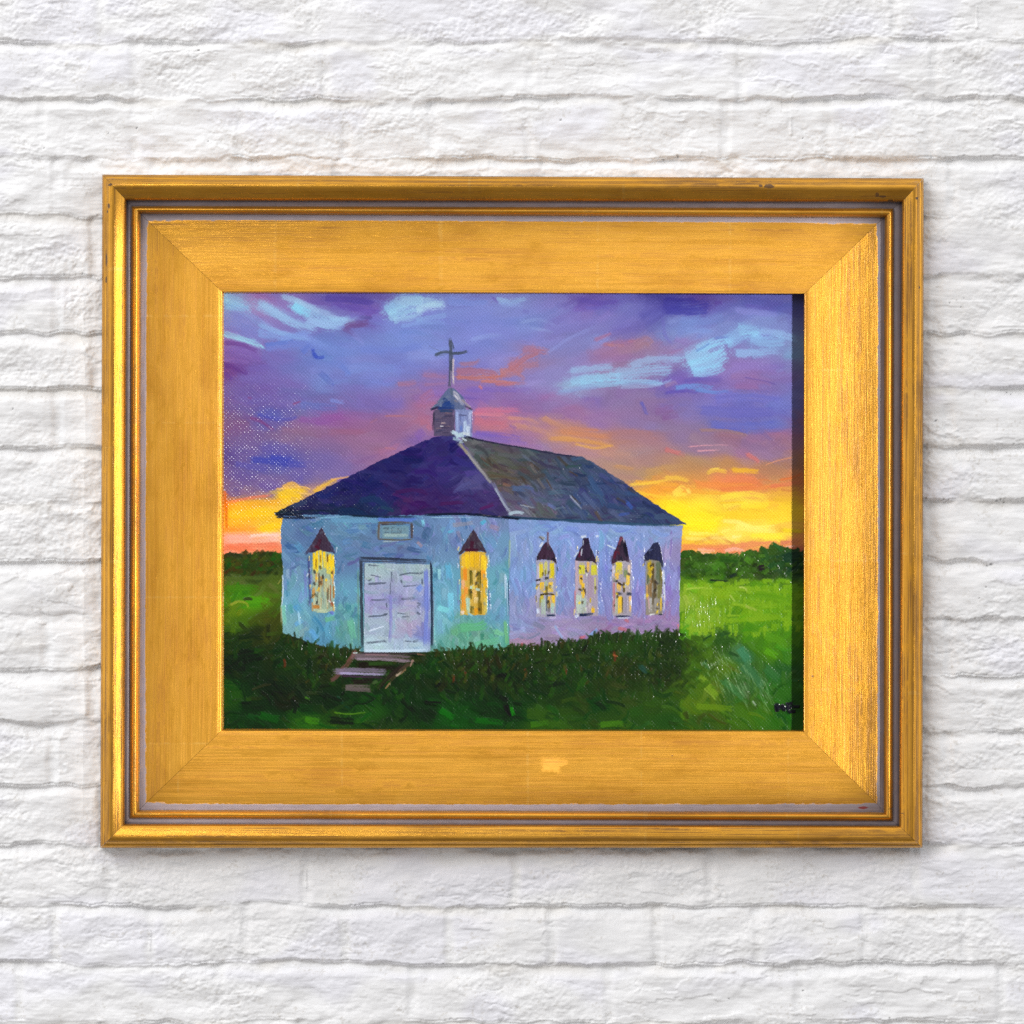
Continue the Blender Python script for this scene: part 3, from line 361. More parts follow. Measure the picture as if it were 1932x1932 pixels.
    for x, a, b, c, w in [(1238,1124,1150,(216,200,46),15),(1234,1146,1160,(234,186,60),9),(1251,1140,1156,(120,136,90),9),(1256,1150,1170,(240,200,70),8),(1238,1166,1184,(232,184,70),9),(1248,1166,1186,(96,80,50),5),(1254,1170,1190,(180,166,160),10),(1240,1192,1230,(240,194,36),9),(1260,1192,1226,(236,190,110),5),(1232,1194,1230,(170,176,160),8),(1250,1192,1230,(150,144,160),9),(1245,1194,1226,(110,96,60),3),(1226,1130,1160,(206,190,200),6),(1228,1165,1228,(182,120,130),5),(1258,1130,1150,(230,200,170),6)]: S(c, w, (x, a), (x, b), mask=m, load=.7)
    S((40,36,40),5,(1228,1161),(1236,1163)); S((50,40,30),5,(1236,1165),(1246,1172)); S((44,48,60),5,(1232,1186),(1244,1188)); S((52,58,72),7,(1254,1187),(1264,1188)); S((28,40,60),4,(1232,1233),(1262,1232)); S((190,200,220),2.5,(1236,1236),(1260,1236))
    cap([(1240,1073),(1246,1073),(1252,1086),(1258,1112),(1260,1126),(1250,1122),(1236,1122),(1221,1130),(1226,1108),(1234,1092)], (84,36,54), (34,34,48), (48,30,44)); S((126,66,84),6,(1243,1074),(1238,1092)); S((92,28,50),6,(1232,1102),(1228,1120)); S((26,26,40),8,(1248,1088),(1254,1114)); S((206,216,230),3,(1247,1078),(1249,1086)); S((190,210,230),3,(1222,1094),(1232,1098))
    m = side(1291, 1325, 1118, 1230, (136,130,110))
    for x, a, b, c, w in [(1299,1124,1160,(190,160,30),9),(1306,1126,1170,(84,66,30),6),(1318,1124,1170,(90,104,80),12),(1322,1136,1190,(110,100,50),6),(1300,1160,1196,(140,110,70),8),(1310,1160,1200,(90,76,50),7),(1318,1170,1200,(120,118,70),8),(1300,1196,1226,(176,176,176),8),(1312,1196,1226,(150,146,140),8),(1306,1186,1210,(100,90,70),4),(1297,1150,1168,(70,90,60),6),(1322,1196,1224,(226,190,70),4),(1294,1170,1200,(196,150,90),3)]: S(c, w, (x, a), (x, b), mask=m, load=.7)
    S((206,214,230),4,(1327,1140),(1328,1170),(1329,1200)); S((216,210,210),3,(1329,1190),(1328,1222)); S((226,230,236),4,(1300,1230),(1310,1228)); S((60,60,40),2,(1322,1191),(1328,1190)); S((196,150,150),3,(1296,1190),(1299,1220)); S((40,50,70),4,(1318,1229),(1326,1228))
    cap([(1308,1086),(1316,1084),(1321,1096),(1325,1112),(1326,1136),(1318,1122),(1302,1120),(1290,1122),(1288,1110),(1296,1100)], (34,36,62), (44,48,84), (28,30,58)); S((80,90,130),3,(1297,1102),(1306,1098)); S((206,214,230),2.5,(1287,1112),(1289,1122)); S((50,56,76),4,(1324,1120),(1325,1140))
    for x0, x1 in ((1072, 1113), (1150, 1196), (1223, 1263), (1289, 1327), (620, 669), (918, 976)):   # loose dabs about the windows
        for i in range(13):
            e = RNG.random() < .5; x = (x0 if e else x1) + RNG.normal(0, 2.2); y = RNG.uniform(1090, 1232)
            S([(214,222,236),(130,140,196),(70,66,78),(226,206,120),(176,190,214)][int(RNG.integers(0, 5))], RNG.uniform(1.8, 4), (x, y), (x + RNG.normal(0, 1.2), y + RNG.uniform(4, 14)), a=.8, load=.9)
        for i in range(12):
            x = RNG.uniform(x0 + 3, x1 - 3); y = RNG.uniform(1126, 1222)
            S([(246,212,40),(70,60,34),(240,200,50),(200,206,190),(44,42,44),(150,150,130)][int(RNG.integers(0, 6))], RNG.uniform(3, 6), (x, y), (x + RNG.normal(0, 3), y + RNG.uniform(3, 9)), a=.75, load=.9)
    # ------------------------------------------------ cupola and cross
    cd = poly([(898,776),(908,776),(920,788),(934,804),(946,818),(938,822),(900,818),(878,820),(859,820),(876,802),(888,786)], 1.5, .8, 61)
    S((84,102,136), 60, (902,776),(902,822), mask=cd, dry=.05, taper=0)
    for i in range(30):
        x = RNG.uniform(865, 906); y = RNG.uniform(784, 816); S([(92,110,140),(70,88,124),(50,70,120),(104,118,146)][int(RNG.integers(0, 4))], 5, (x, y), (x - RNG.uniform(2, 10), y + RNG.uniform(3, 9)), mask=cd, load=.6)
    S((30,58,124), 12, (902,806),(890,812),(912,812), mask=cd); S((34,56,116),7,(876,816),(910,818)); S((44,40,70),5,(862,819),(878,814)); S((146,148,174), 9, (906,786),(918,798),(928,812)); S((168,168,186), 4, (906,782),(916,790),(924,806)); S((150,140,150),4,(924,800),(942,816)); S((70,66,84),3,(930,812),(944,818)); S((120,116,130),4,(909,800),(916,806)); S((206,204,214),3,(909,790),(918,800))
    cb = poly([(867,820),(910,818),(910,872),(868,872)], 1, .8, 63); S((78,72,98), 50, (888,818),(888,874), mask=cb, dry=.05, taper=0)
    for i in range(26):
        x = RNG.uniform(868, 890); y = RNG.uniform(822, 868); S([(96,88,112),(56,52,80),(120,100,110),(70,70,104)][int(RNG.integers(0, 4))], 2.5, (x, y), (x + RNG.uniform(8, 20), y), mask=cb, load=.6, a=.8)
    S((50,46,70),4,(868,824),(866,862)); S((206,206,216),2.5,(880,852),(888,853)); S((160,140,146),2.5,(882,846),(892,846)); S((40,60,100),6,(880,822),(908,822))
    cr = poly([(909,818),(945,820),(945,874),(912,876)], 1, .8, 65); S((120,136,182), 44, (928,818),(928,876), mask=cr, dry=.05, taper=0)
    for x, a, b, c, w in [(914,824,866,(150,168,214),6),(940,822,860,(166,176,214),7),(926,826,850,(126,140,190),8),(921,828,842,(96,110,164),4),(930,842,866,(176,196,224),7),(936,852,876,(190,206,226),8),(944,826,868,(110,100,150),3),(922,852,864,(96,120,190),6)]: S(c, w, (x, a), (x, b), mask=cr, load=.8)
    S((92,98,140),4,(918,830),(934,831)); S((40,36,50),3,(938,817),(946,820)); S((186,214,226),9,(904,864),(916,868)); S((180,206,216),9,(912,872),(930,868)); S((160,190,206),7,(906,876),(926,884)); S((50,62,100),5,(906,870),(912,878)); S((150,170,176),5,(918,884),(928,886)); S((30,30,50),5,(936,874),(950,878)); S((60,70,90),4,(928,876),(938,872)); S((190,206,214),4,(924,876),(934,882)); S((196,208,216),6,(926,866),(942,870))
    S((86,100,122),7,(902,776),(904,792)); S((70,78,96),8,(901,680),(902,706),(902,722),dry=.2,taper=.1); S((66,74,94),7,(902,720),(901,750),(899,776),dry=.2,taper=.1); S((182,170,176),4,(907,716),(906,745),(907,772),dry=.25); S((130,120,150),3,(902,742),(901,772)); S((68,80,98),6.5,(870,710),(886,704),(906,705),dry=.2); S((66,76,96),6.5,(900,707),(920,706),(936,702),dry=.2,taper=.15); S((62,72,92),3,(904,684),(908,700)); S((110,120,160),1.6,(858,692),(885,703),(900,704),a=.7); S((96,104,140),3,(872,712),(896,708),a=.6); S((206,196,196),2.5,(906,752),(907,766))
    FEATHER = 0.6
    # ------------------------------------------------ grass at the foot of the walls, steps
    DG = poly([(540,1300),(566,1274),(600,1286),(640,1296),(712,1304),(712,1330),(850,1330),(862,1306),(900,1302),(950,1302),(1018,1296),(1060,1292),(1110,1288),(1160,1284),(1196,1268),(1260,1270),(1330,1264),(1362,1262),(1368,1360),(1200,1390),(560,1390)], 8, 3, 71)
    DG = DG * (1 - 0.9 * sstep(1325, 1385, _Y + PY0 + 14 * fbm(_X / 30, _Y / 30, 91, 2)))
    DP = [(600,1310,42,44,16),(660,1320,48,38,16),(560,1330,36,42,14),(700,1330,40,44,16),(760,1350,34,34,16),(860,1330,34,48,12),(920,1316,56,46,20),(960,1330,44,36,16),(1040,1310,48,46,16),(1100,1304,52,46,14),(1160,1300,46,44,16),(1230,1290,56,60,24),(1300,1290,52,54,22),(1340,1300,44,44,22),(1250,1330,56,46,18),(1000,1350,40,34,16),(900,1360,40,44,14),(1150,1350,40,50,14),(1320,1350,48,44,20)]
    DP = [(x, y, r * 0.66, g * 1.12, b * 0.8) for x, y, r, g, b in DP]
    fill(DP, DG, 520, (4, 11), (12, 34), lambda x, y: -1.2 if RNG.random() < .6 else .2, .5, 8, .5, .55, (540,1258,1370,1380), a=.9)
    for i in range(260):
        x = RNG.uniform(566, 1360)
        if 716 < x < 866: continue
        yb = np.interp(x, [566,600,640,700,870,950,1018,1100,1160,1200,1260,1360], [1276,1290,1300,1306,1308,1304,1300,1292,1288,1274,1276,1268]) + 6
        c = [(36,58,20),(46,50,20),(28,58,22),(52,74,34),(30,44,16)][int(RNG.integers(0, 5))]
        S(c, RNG.uniform(2.5, 6), (x, yb), (x + RNG.uniform(-4, 6), yb - RNG.uniform(5, 14)), (x + RNG.uniform(-9, 12), yb - RNG.uniform(8, 22)), load=.6)
    for x, y in [(588,1262),(602,1272),(690,1288),(700,1286),(940,1282),(962,1284),(1082,1274),(1094,1280),(1140,1280),(1196,1262),(1206,1266),(1232,1264)]: S((30,44,24), 5, (x, y + 22), (x + 2, y + 10), (x, y), load=.6)
    for x, y in [(568,1326),(930,1352),(1050,1345),(1130,1340),(1228,1312),(905,1356)]: S((104,44,30), 6, (x, y - 8), (x + 2, y), (x + 1, y + 12), a=.8)
    S((150,84,50),5,(1226,1310),(1236,1314)); S((36,72,62),12,(1280,1332),(1296,1346)); S((150,90,60),4,(1050,1346),(1051,1356)); S((30,120,20),8,(1022,1414),(1028,1432)); S((60,110,30),6,(610,1395),(620,1400)); S((74,120,30),4,(668,1425),(700,1428),(735,1424)); S((16,96,16),16,(880,1420),(910,1436)); S((12,76,20),18,(520,1430),(560,1440)); S((56,116,16),14,(610,1438),(640,1444)); S((20,30,14),16,(660,1440),(710,1444)); S((20,86,16),14,(950,1440),(1010,1446)); S((60,110,16),14,(1200,1450),(1250,1446)); S((50,100,14),14,(1060,1450),(1100,1444))
    for i in range(120):                                             # the bushes loosen into the lawn at their far end
        x = RNG.uniform(1325, 1425); y = RNG.uniform(1272, 1375); k = sstep(1335, 1420, x); g = RNG.uniform(.8, 1.2)
        S(((34 + 30 * k) * g, (54 + 46 * k) * g, 18 * g), RNG.uniform(5, 12), (x, y), (x + RNG.uniform(4, 16), y - RNG.uniform(-8, 16)), load=.6, a=.8)
    for i in range(90):
        x = RNG.uniform(600, 1340); y = RNG.uniform(1340, 1400); g = RNG.uniform(.7, 1.3)
        S((30 * g, 62 * g, 16 * g), RNG.uniform(6, 13), (x, y), (x + RNG.uniform(-12, 16), y - RNG.uniform(4, 22)), load=.6, a=.75)
    for i in range(150):
        x = RNG.uniform(580, 1350); y = RNG.uniform(1306, 1372); c = [(58,88,30),(66,80,30),(40,78,30),(74,60,30),(50,70,26),(36,66,44)][int(RNG.integers(0, 6))]
        if 670 < x < 850: continue
        S(c, RNG.uniform(4, 9), (x, y), (x + RNG.uniform(-6, 10), y - RNG.uniform(4, 16)), load=.6, a=.5)
    for i in range(34):                                              # taller tufts against the walls
        x = RNG.uniform(570, 1355)
        if 700 < x < 875: continue
        yb = np.interp(x, [566,600,640,700,870,950,1018,1100,1160,1200,1260,1360], [1276,1290,1300,1306,1308,1304,1300,1292,1288,1274,1276,1268]) + 4
        h = RNG.uniform(10, 30); k = RNG.normal(0, 8); S((34, RNG.uniform(48, 74), 26), RNG.uniform(5, 10), (x, yb + 8), (x + k * .4, yb - h * .5), (x + k, yb - h), load=.7, a=.85)
    S((104,68,64), 12, (710,1304),(698,1324),(686,1338),dry=.3); S((100,70,66), 10, (688,1334),(674,1352),(658,1364)); S((120,82,78),5,(712,1302),(700,1320)); S((28,22,18), 16, (716,1330),(760,1334),(800,1336)); S((40,70,26),8,(736,1328),(790,1326)); S((112,96,108), 16, (708,1313),(770,1312),(832,1318)); S((140,124,140), 6, (712,1318),(770,1319),(826,1324)); S((60,48,60), 4, (722,1306),(790,1307),(850,1309)); S((132,104,110),4,(730,1309),(780,1310)); S((118,84,70),4,(834,1308),(852,1311))
    S((122,110,134), 15, (670,1343),(720,1342),(778,1344)); S((164,154,196), 5, (678,1346),(720,1348),(776,1350)); S((62,40,66), 5, (684,1352),(730,1354),(774,1356)); S((34,26,26), 12, (706,1364),(748,1362)); S((104,92,94), 15, (690,1375),(726,1376),(744,1378)); S((66,90,52),8,(746,1366),(756,1362)); S((90,80,82),5,(700,1380),(745,1383)); S((40,32,30), 10, (806,1330),(780,1352),(752,1380)); S((70,56,46), 8, (820,1326),(796,1346),(776,1366)); S((150,120,110),5,(826,1320),(820,1334)); S((176,156,138),6,(792,1352),(806,1343)); S((140,110,80),4,(780,1366),(770,1378)); S((120,96,70),4,(812,1338),(800,1350)); S((176,190,190),3,(706,1306),(716,1306))
    return IMG, HGT
# ================================================================ the scene
import bpy, math
U = 1.25 / 2048                                   # metres per photo pixel
CAMD = 4.0                                        # camera distance from the wall
def W(px, py, h):
    """photo pixel and height above the wall (in photo pixels) to a point in metres"""
    k = (CAMD - h * U) / CAMD
    return ((px - 1024) * U * k, -h * U, (1024 - py) * U * k)

sc = bpy.context.scene
COL = sc.collection
def link(o, parent=None):
    COL.objects.link(o)
    if parent: o.parent = parent
    return o

def s2l(c):
    c = np.clip(np.asarray(c, np.float32), 0, 1)
    return np.where(c <= 0.04045, c / 12.92, ((c + 0.055) / 1.055) ** 2.4)

def grid_mesh(name, P, attrs=None, closed_v=False):
    """mesh from an (n, m, 3) array of points; attrs are per-point arrays"""
    n, m = P.shape[:2]
    i = np.arange(n * m).reshape(n, m)
    if closed_v: i = np.concatenate([i, i[:, :1]], 1)
    q = np.stack([i[:-1, :-1], i[:-1, 1:], i[1:, 1:], i[1:, :-1]], -1).reshape(-1, 4).astype(np.int32)
    me = bpy.data.meshes.new(name)
    me.vertices.add(n * m); me.vertices.foreach_set('co', P.reshape(-1).astype(np.float32))
    me.loops.add(q.size); me.loops.foreach_set('vertex_index', q.reshape(-1))
    me.polygons.add(len(q)); me.polygons.foreach_set('loop_start', np.arange(0, q.size, 4, dtype=np.int32))
    me.update(calc_edges=True)
    for k, (typ, arr) in (attrs or {}).items():
        a = me.attributes.new(k, typ, 'POINT')
        a.data.foreach_set({'FLOAT': 'value', 'FLOAT_VECTOR': 'vector', 'FLOAT_COLOR': 'color'}[typ], np.ascontiguousarray(arr, np.float32).reshape(-1))
    me.validate()
    return me

# ---------------------------------------------------------------- materials
class NT:
    def __init__(s, name):
        s.m = bpy.data.materials.new(name); s.m.use_nodes = True; s.t = s.m.node_tree; s.t.nodes.clear()
        s.out = s.n('ShaderNodeOutputMaterial'); s.b = s.n('ShaderNodeBsdfPrincipled'); s.l(s.b.outputs[0], s.out.inputs[0])
    def n(s, typ, **k):
        x = s.t.nodes.new(typ)
        for a, v in k.items(): setattr(x, a, v)
        return x
    def l(s, a, b): s.t.links.new(a, b)
    def put(s, sock, v):
        if hasattr(v, 'is_output') or isinstance(v, bpy.types.NodeSocket): s.l(v, sock)
        else: sock.default_value = v
    def math(s, op, a, b=0.0, c=0.0):
        x = s.n('ShaderNodeMath', operation=op)
        for k, v in enumerate((a, b, c)): s.put(x.inputs[k], v)
        return x.outputs[0]
    def ramp(s, v, lo, hi):
        x = s.n('ShaderNodeMapRange', interpolation_type='SMOOTHSTEP'); s.put(x.inputs[0], v); s.put(x.inputs[1], lo); s.put(x.inputs[2], hi); return x.outputs[0]
    def mix(s, f, a, b):
        x = s.n('ShaderNodeMix', data_type='RGBA'); s.put(x.inputs[0], f); s.put(x.inputs[6], a); s.put(x.inputs[7], b); return x.outputs[2]
    def noise(s, vec, scale, detail=3, rough=0.55, dist=0.0):
        x = s.n('ShaderNodeTexNoise'); s.l(vec, x.inputs['Vector']); x.inputs['Scale'].default_value = scale; x.inputs['Detail'].default_value = detail; x.inputs['Roughness'].default_value = rough; x.inputs['Distortion'].default_value = dist; return x.outputs[0]
    def scaled(s, vec, sx, sy, sz=1.0, off=(0, 0, 0)):
        x = s.n('ShaderNodeMapping'); s.l(vec, x.inputs[0]); x.inputs[1].default_value = off; x.inputs[3].default_value = (sx, sy, sz); return x.outputs[0]

def gold_material():
    t = NT('rubbed_gold_leaf')
    at = t.n('ShaderNodeAttribute', attribute_name='gv'); gv = at.outputs['Vector']
    xyz = t.n('ShaderNodeSeparateXYZ'); t.l(gv, xyz.inputs[0]); u, v, gr = xyz.outputs
    oi = t.n('ShaderNodeObjectInfo'); rnd = oi.outputs['Random']
    comb = t.n('ShaderNodeCombineXYZ'); t.l(u, comb.inputs[0]); t.l(v, comb.inputs[1]); t.put(comb.inputs[2], t.math('MULTIPLY', rnd, 500.0)); p = comb.outputs[0]
    fine = t.noise(t.scaled(p, 0.0034, 0.46), 1.0, 3.0, 0.62)
    band = t.noise(t.scaled(p, 0.0022, 0.060), 1.0, 4, 0.6)
    blot = t.noise(t.scaled(p, 0.006, 0.012, 1.0, (31, 7, 3)), 1.0, 4, 0.6)
    fine2 = t.noise(t.scaled(p, 0.022, 0.9), 1.0, 4, 0.6)
    patch = t.noise(t.scaled(p, 0.0045, 0.022), 1.0, 3, 0.6)
    cloud = t.noise(t.scaled(p, 0.02, 0.05), 1.0, 5, 0.7)
    thr = t.math('MULTIPLY_ADD', patch, -0.28, 0.612)
    lines = t.ramp(t.math('SUBTRACT', fine, thr), 0.0, 0.14)
    lines = t.math('MULTIPLY', lines, t.ramp(cloud, 0.33, 0.52))
    soft = t.ramp(t.math('ADD', t.math('MULTIPLY', fine2, 0.6), t.math('MULTIPLY', patch, 0.5)), 0.5, 0.78)
    leaf = t.n('ShaderNodeTexWhiteNoise', noise_dimensions='2D')
    cell = t.n('ShaderNodeCombineXYZ'); wob = t.math('ADD', t.math('MULTIPLY_ADD', cloud, 10.0, u), t.math('MULTIPLY', t.noise(t.scaled(p, 0.0021, 0.0), 1.0, 1), 420.0)); lu = t.math('DIVIDE', wob, 300.0)
    t.put(cell.inputs[0], t.math('FLOOR', lu)); t.put(cell.inputs[1], t.math('MULTIPLY', rnd, 77.0)); t.l(cell.outputs[0], leaf.inputs[0])
    seam = t.math('LESS_THAN', t.math('FRACT', lu), 0.016)
    tone = t.math('ADD', t.math('MULTIPLY', leaf.outputs[0], 0.22), t.math('MULTIPLY', cloud, 0.8))
    c = t.mix(tone, (0.58, 0.266, 0.021, 1), (0.78, 0.402, 0.062, 1))
    c = t.mix(t.math('MULTIPLY', t.ramp(band, 0.46, 0.74), 0.40), c, (0.42, 0.170, 0.010, 1))
    c = t.mix(t.math('MULTIPLY', t.ramp(blot, 0.48, 0.76), 0.45), c, (0.33, 0.130, 0.010, 1))
    c = t.mix(t.math('MULTIPLY', soft, 0.62), c, (0.42, 0.18, 0.018, 1))
    c = t.mix(t.math('MULTIPLY', t.math('MULTIPLY', seam, 0.14), t.ramp(cloud, 0.4, 0.6)), c, (0.9, 0.62, 0.2, 1))
    c = t.mix(t.math('MULTIPLY', lines, 0.74), c, (0.085, 0.030, 0.004, 1))
    # bare spots and one rubbed patch, where the leaf has gone
    oc = t.n('ShaderNodeTexCoord').outputs['Object']; o3 = t.n('ShaderNodeSeparateXYZ'); t.l(oc, o3.inputs[0]); ox, oy, oz = o3.outputs
    grit = t.noise(t.scaled(oc, 420, 420, 420), 1.0, 3, 0.6)
    def spot(px, py, rx, ry, hard=0.5):
        x, y, z = W(px, py, 45)
        a = t.math('ABSOLUTE', t.math('DIVIDE', t.math('SUBTRACT', ox, x), rx * U)); b = t.math('ABSOLUTE', t.math('DIVIDE', t.math('SUBTRACT', oz, z), ry * U))
        d = t.math('MAXIMUM', a, b) if hard > 0.9 else t.math('SQRT', t.math('ADD', t.math('MULTIPLY', a, a), t.math('MULTIPLY', b, b)))
        return t.ramp(t.math('ADD', d, t.math('MULTIPLY_ADD', grit, 0.9, -0.45)), 1.15 if hard > .9 else 1.05, 0.6 if hard > .9 else 0.75)
    pits = None
    for q in [(219,413,3,6),(222,371,5,3),(216,424,2,3),(1537,374,11,5),(1520,373,5,3),(1753,391,5,5),(1764,394,9,2.5),(1780,402,6,3),(1832,398,4,3),(1792,408,4,5),(214,520,2,14),(213,560,2,8),(1345,1512,2,2),(1626,1353,3,2),(1790,1618,14,1.5),(1796,1626,12,1.2),(1838,575,2,3)]:
        s = spot(*q); pits = s if pits is None else t.math('MAXIMUM', pits, s)
    c = t.mix(t.math('MULTIPLY', pits, 0.9), c, (0.06, 0.028, 0.012, 1))
    rub = t.math('MAXIMUM', spot(1102, 1530, 20, 16, 1.0), t.math('MULTIPLY', spot(1122, 1526, 15, 9), 0.7))
    rub = t.math('MULTIPLY', rub, t.ramp(fine2, 0.75, 0.4))
    c = t.mix(t.math('MULTIPLY', rub, 0.32), c, (0.11, 0.06, 0.03, 1))
    red = spot(1728, 1617, 11, 3)
    # grey-lilac wash left in the channels, ragged where it meets the leaf
    rag = t.noise(t.scaled(p, 0.06, 0.16), 1.0, 5, 0.65)
    g = t.ramp(t.math('ADD', gr, t.math('MULTIPLY_ADD', rag, 0.9, -0.45)), 0.42, 0.62)
    wash = t.mix(t.noise(t.scaled(p, 0.03, 0.1), 1.0, 4), (0.095, 0.075, 0.085, 1), (0.18, 0.15, 0.165, 1))
    wash = t.mix(t.math('MULTIPLY', lines, 0.5), wash, (0.09, 0.07, 0.07, 1))
    c = t.mix(g, c, wash); c = t.mix(red, c, (0.12, 0.012, 0.012, 1))
    met = t.math('MULTIPLY', t.math('SUBTRACT', 1.0, g), t.math('MULTIPLY_ADD', lines, -0.5, 0.88))
    met = t.math('MULTIPLY', met, t.math('SUBTRACT', 1.0, t.math('MAXIMUM', t.math('MULTIPLY', rub, 0.4), t.math('MULTIPLY', pits, 0.8))))
    t.put(t.b.inputs['Base Color'], c); t.put(t.b.inputs['Metallic'], met)
    t.put(t.b.inputs['Roughness'], t.math('ADD', t.math('MULTIPLY', g, 0.3), t.math('MULTIPLY_ADD', fine2, 0.13, 0.165)))
    bm = t.n('ShaderNodeBump'); bm.inputs['Strength'].default_value = 0.4; bm.inputs['Distance'].default_value = 0.0005
    t.put(bm.inputs['Height'], t.math('ADD', t.math('MULTIPLY', fine2, 0.7), t.math('MULTIPLY', fine, 0.8))); t.l(bm.outputs[0], t.b.inputs['Normal'])
    return t.m

def canvas_material():
    t = NT('oil_paint_on_canvas')
    a = t.n('ShaderNodeAttribute', attribute_name='paint'); t.l(a.outputs['Color'], t.b.inputs['Base Color'])
    t.b.inputs['Roughness'].default_value = 0.25; t.b.inputs['IOR'].default_value = 1.36; t.b.inputs['Specular IOR Level'].default_value = 0.22
    return t.m

def plain(name, col, rough=0.6):
    t = NT(name); oc = t.n('ShaderNodeTexCoord').outputs['Object']
    c = t.mix(t.noise(oc, 60, 4), tuple(x * 0.8 for x in col) + (1,), col + (1,)); t.put(t.b.inputs['Base Color'], c); t.b.inputs['Roughness'].default_value = rough
    return t.m

def wall_material():
    t = NT('white_painted_brick')
    a = t.n('ShaderNodeAttribute', attribute_name='wall_paint'); oc = t.n('ShaderNodeTexCoord').outputs['Object']
    t.l(a.outputs['Color'], t.b.inputs['Base Color']); t.b.inputs['Roughness'].default_value = 0.62; t.b.inputs['IOR'].default_value = 1.4
    bm = t.n('ShaderNodeBump'); bm.inputs['Strength'].default_value = 0.35; bm.inputs['Distance'].default_value = 0.0008
    h = t.math('ADD', t.noise(t.scaled(oc, 130, 130, 420), 1.0, 5, 0.65), t.math('MULTIPLY', t.noise(t.scaled(oc, 700, 700, 900), 1.0, 3, 0.6), 0.5))
    t.put(bm.inputs['Height'], h); t.l(bm.outputs[0], t.b.inputs['Normal'])
    return t.m

# ---------------------------------------------------------------- the frame
GOLD = gold_material()
RING = {  # mitre corners of each moulding edge: TL, TR, BR, BL in photo pixels
 'out':  ((204.5,349),(1847.5,356.5),(1845,1695.5),(200.5,1696)),
 'b1in': ((254,402),(1803,405),(1797,1650.5),(250.5,1646.5)),
 'b2out':((262,411),(1788.5,415.5),(1786.5,1643),(258.5,1638)),
 'b2in': ((282.5,428.5),(1768,436.5),(1766.5,1623.5),(280,1619)),
 'pout': ((291,437.5),(1758.5,443.5),(1757.5,1611),(287.5,1610.5)),
 'pin':  ((441.5,581),(1610,586.5),(1608.5,1465),(439.5,1464.5)),
 'sight':((448,587),(1607,588.5),(1606.3,1460),(447.5,1457.5))}
def lerp(a, b, f): return tuple(x + (y - x) * f for x, y in zip(a, b))
def between(r0, r1, prof):
    """profile points (fraction across, height, groove) between two rings: list of (corner points, height, groove)"""
    return [([lerp(RING[r0][c], RING[r1][c], f) for c in range(4)], h, g) for f, h, g in prof]

HC = 8.5                                          # canvas surface, photo pixels off the wall plane
OUTER = [([*RING['out']], 2, 0), ([*RING['out']], 22, 0)] + between('out', 'b1in', [(0.0,37,0),(0.03,40.5,0),(0.07,44.2,0),(0.12,47.4,0),(0.155,48.2,.25),(0.18,49.5,0),(0.23,54.5,0),(0.30,58.8,0),(0.37,60.8,0),(0.44,61,0),(0.52,60,0),(0.60,58.4,0),(0.70,56.4,0),(0.80,54.2,0),(0.88,51.8,0),(0.93,48.6,0),(0.97,43,.1),(0.99,37,.5),(1.0,30,.9)]) + [([*RING['b1in']], 2, 0)]
BEAD = [([*RING['b2out']], 4, 1)] + between('b2out', 'b2in', [(0.0,29,.9),(0.03,33,.45),(0.1,37.5,.1),(0.2,41.5,0),(0.33,44.5,0),(0.45,45.5,0),(0.57,45,0),(0.7,42,0),(0.82,37,0),(0.92,31,.1),(0.98,27,.5),(1.0,24,.9)]) + [([*RING['b2in']], 4, 1)]
RAILP = [([*RING['b1in']], 3, 1)] + between('b1in', 'b2out', [(-.06,35,1),(0.5,34,1),(1.06,34,1)]) + between('b2out', 'b2in', [(0.3,22,1),(0.7,22,1)]) + between('b2in', 'pout', [(-.04,27,1),(0.4,27,1),(0.8,28.3,.95)]) \
      + between('pout', 'pin', [(0.0,28.6,.9),(0.018,29.0,.42),(0.05,29.4,.12),(0.09,29.8,.02),(0.14,30.2,0),(0.25,31.0,0),(0.4,32.0,0),(0.55,33.0,0),(0.7,34.0,0),(0.85,35.0,0),(0.95,35.6,0),(0.985,35.4,0),(1.0,34.6,0)]) + between('pin', 'sight', [(0.12,35,0),(0.6,19,0),(1.0,HC + 1.5,0)]) + [([*RING['sight']], 3, 0)]

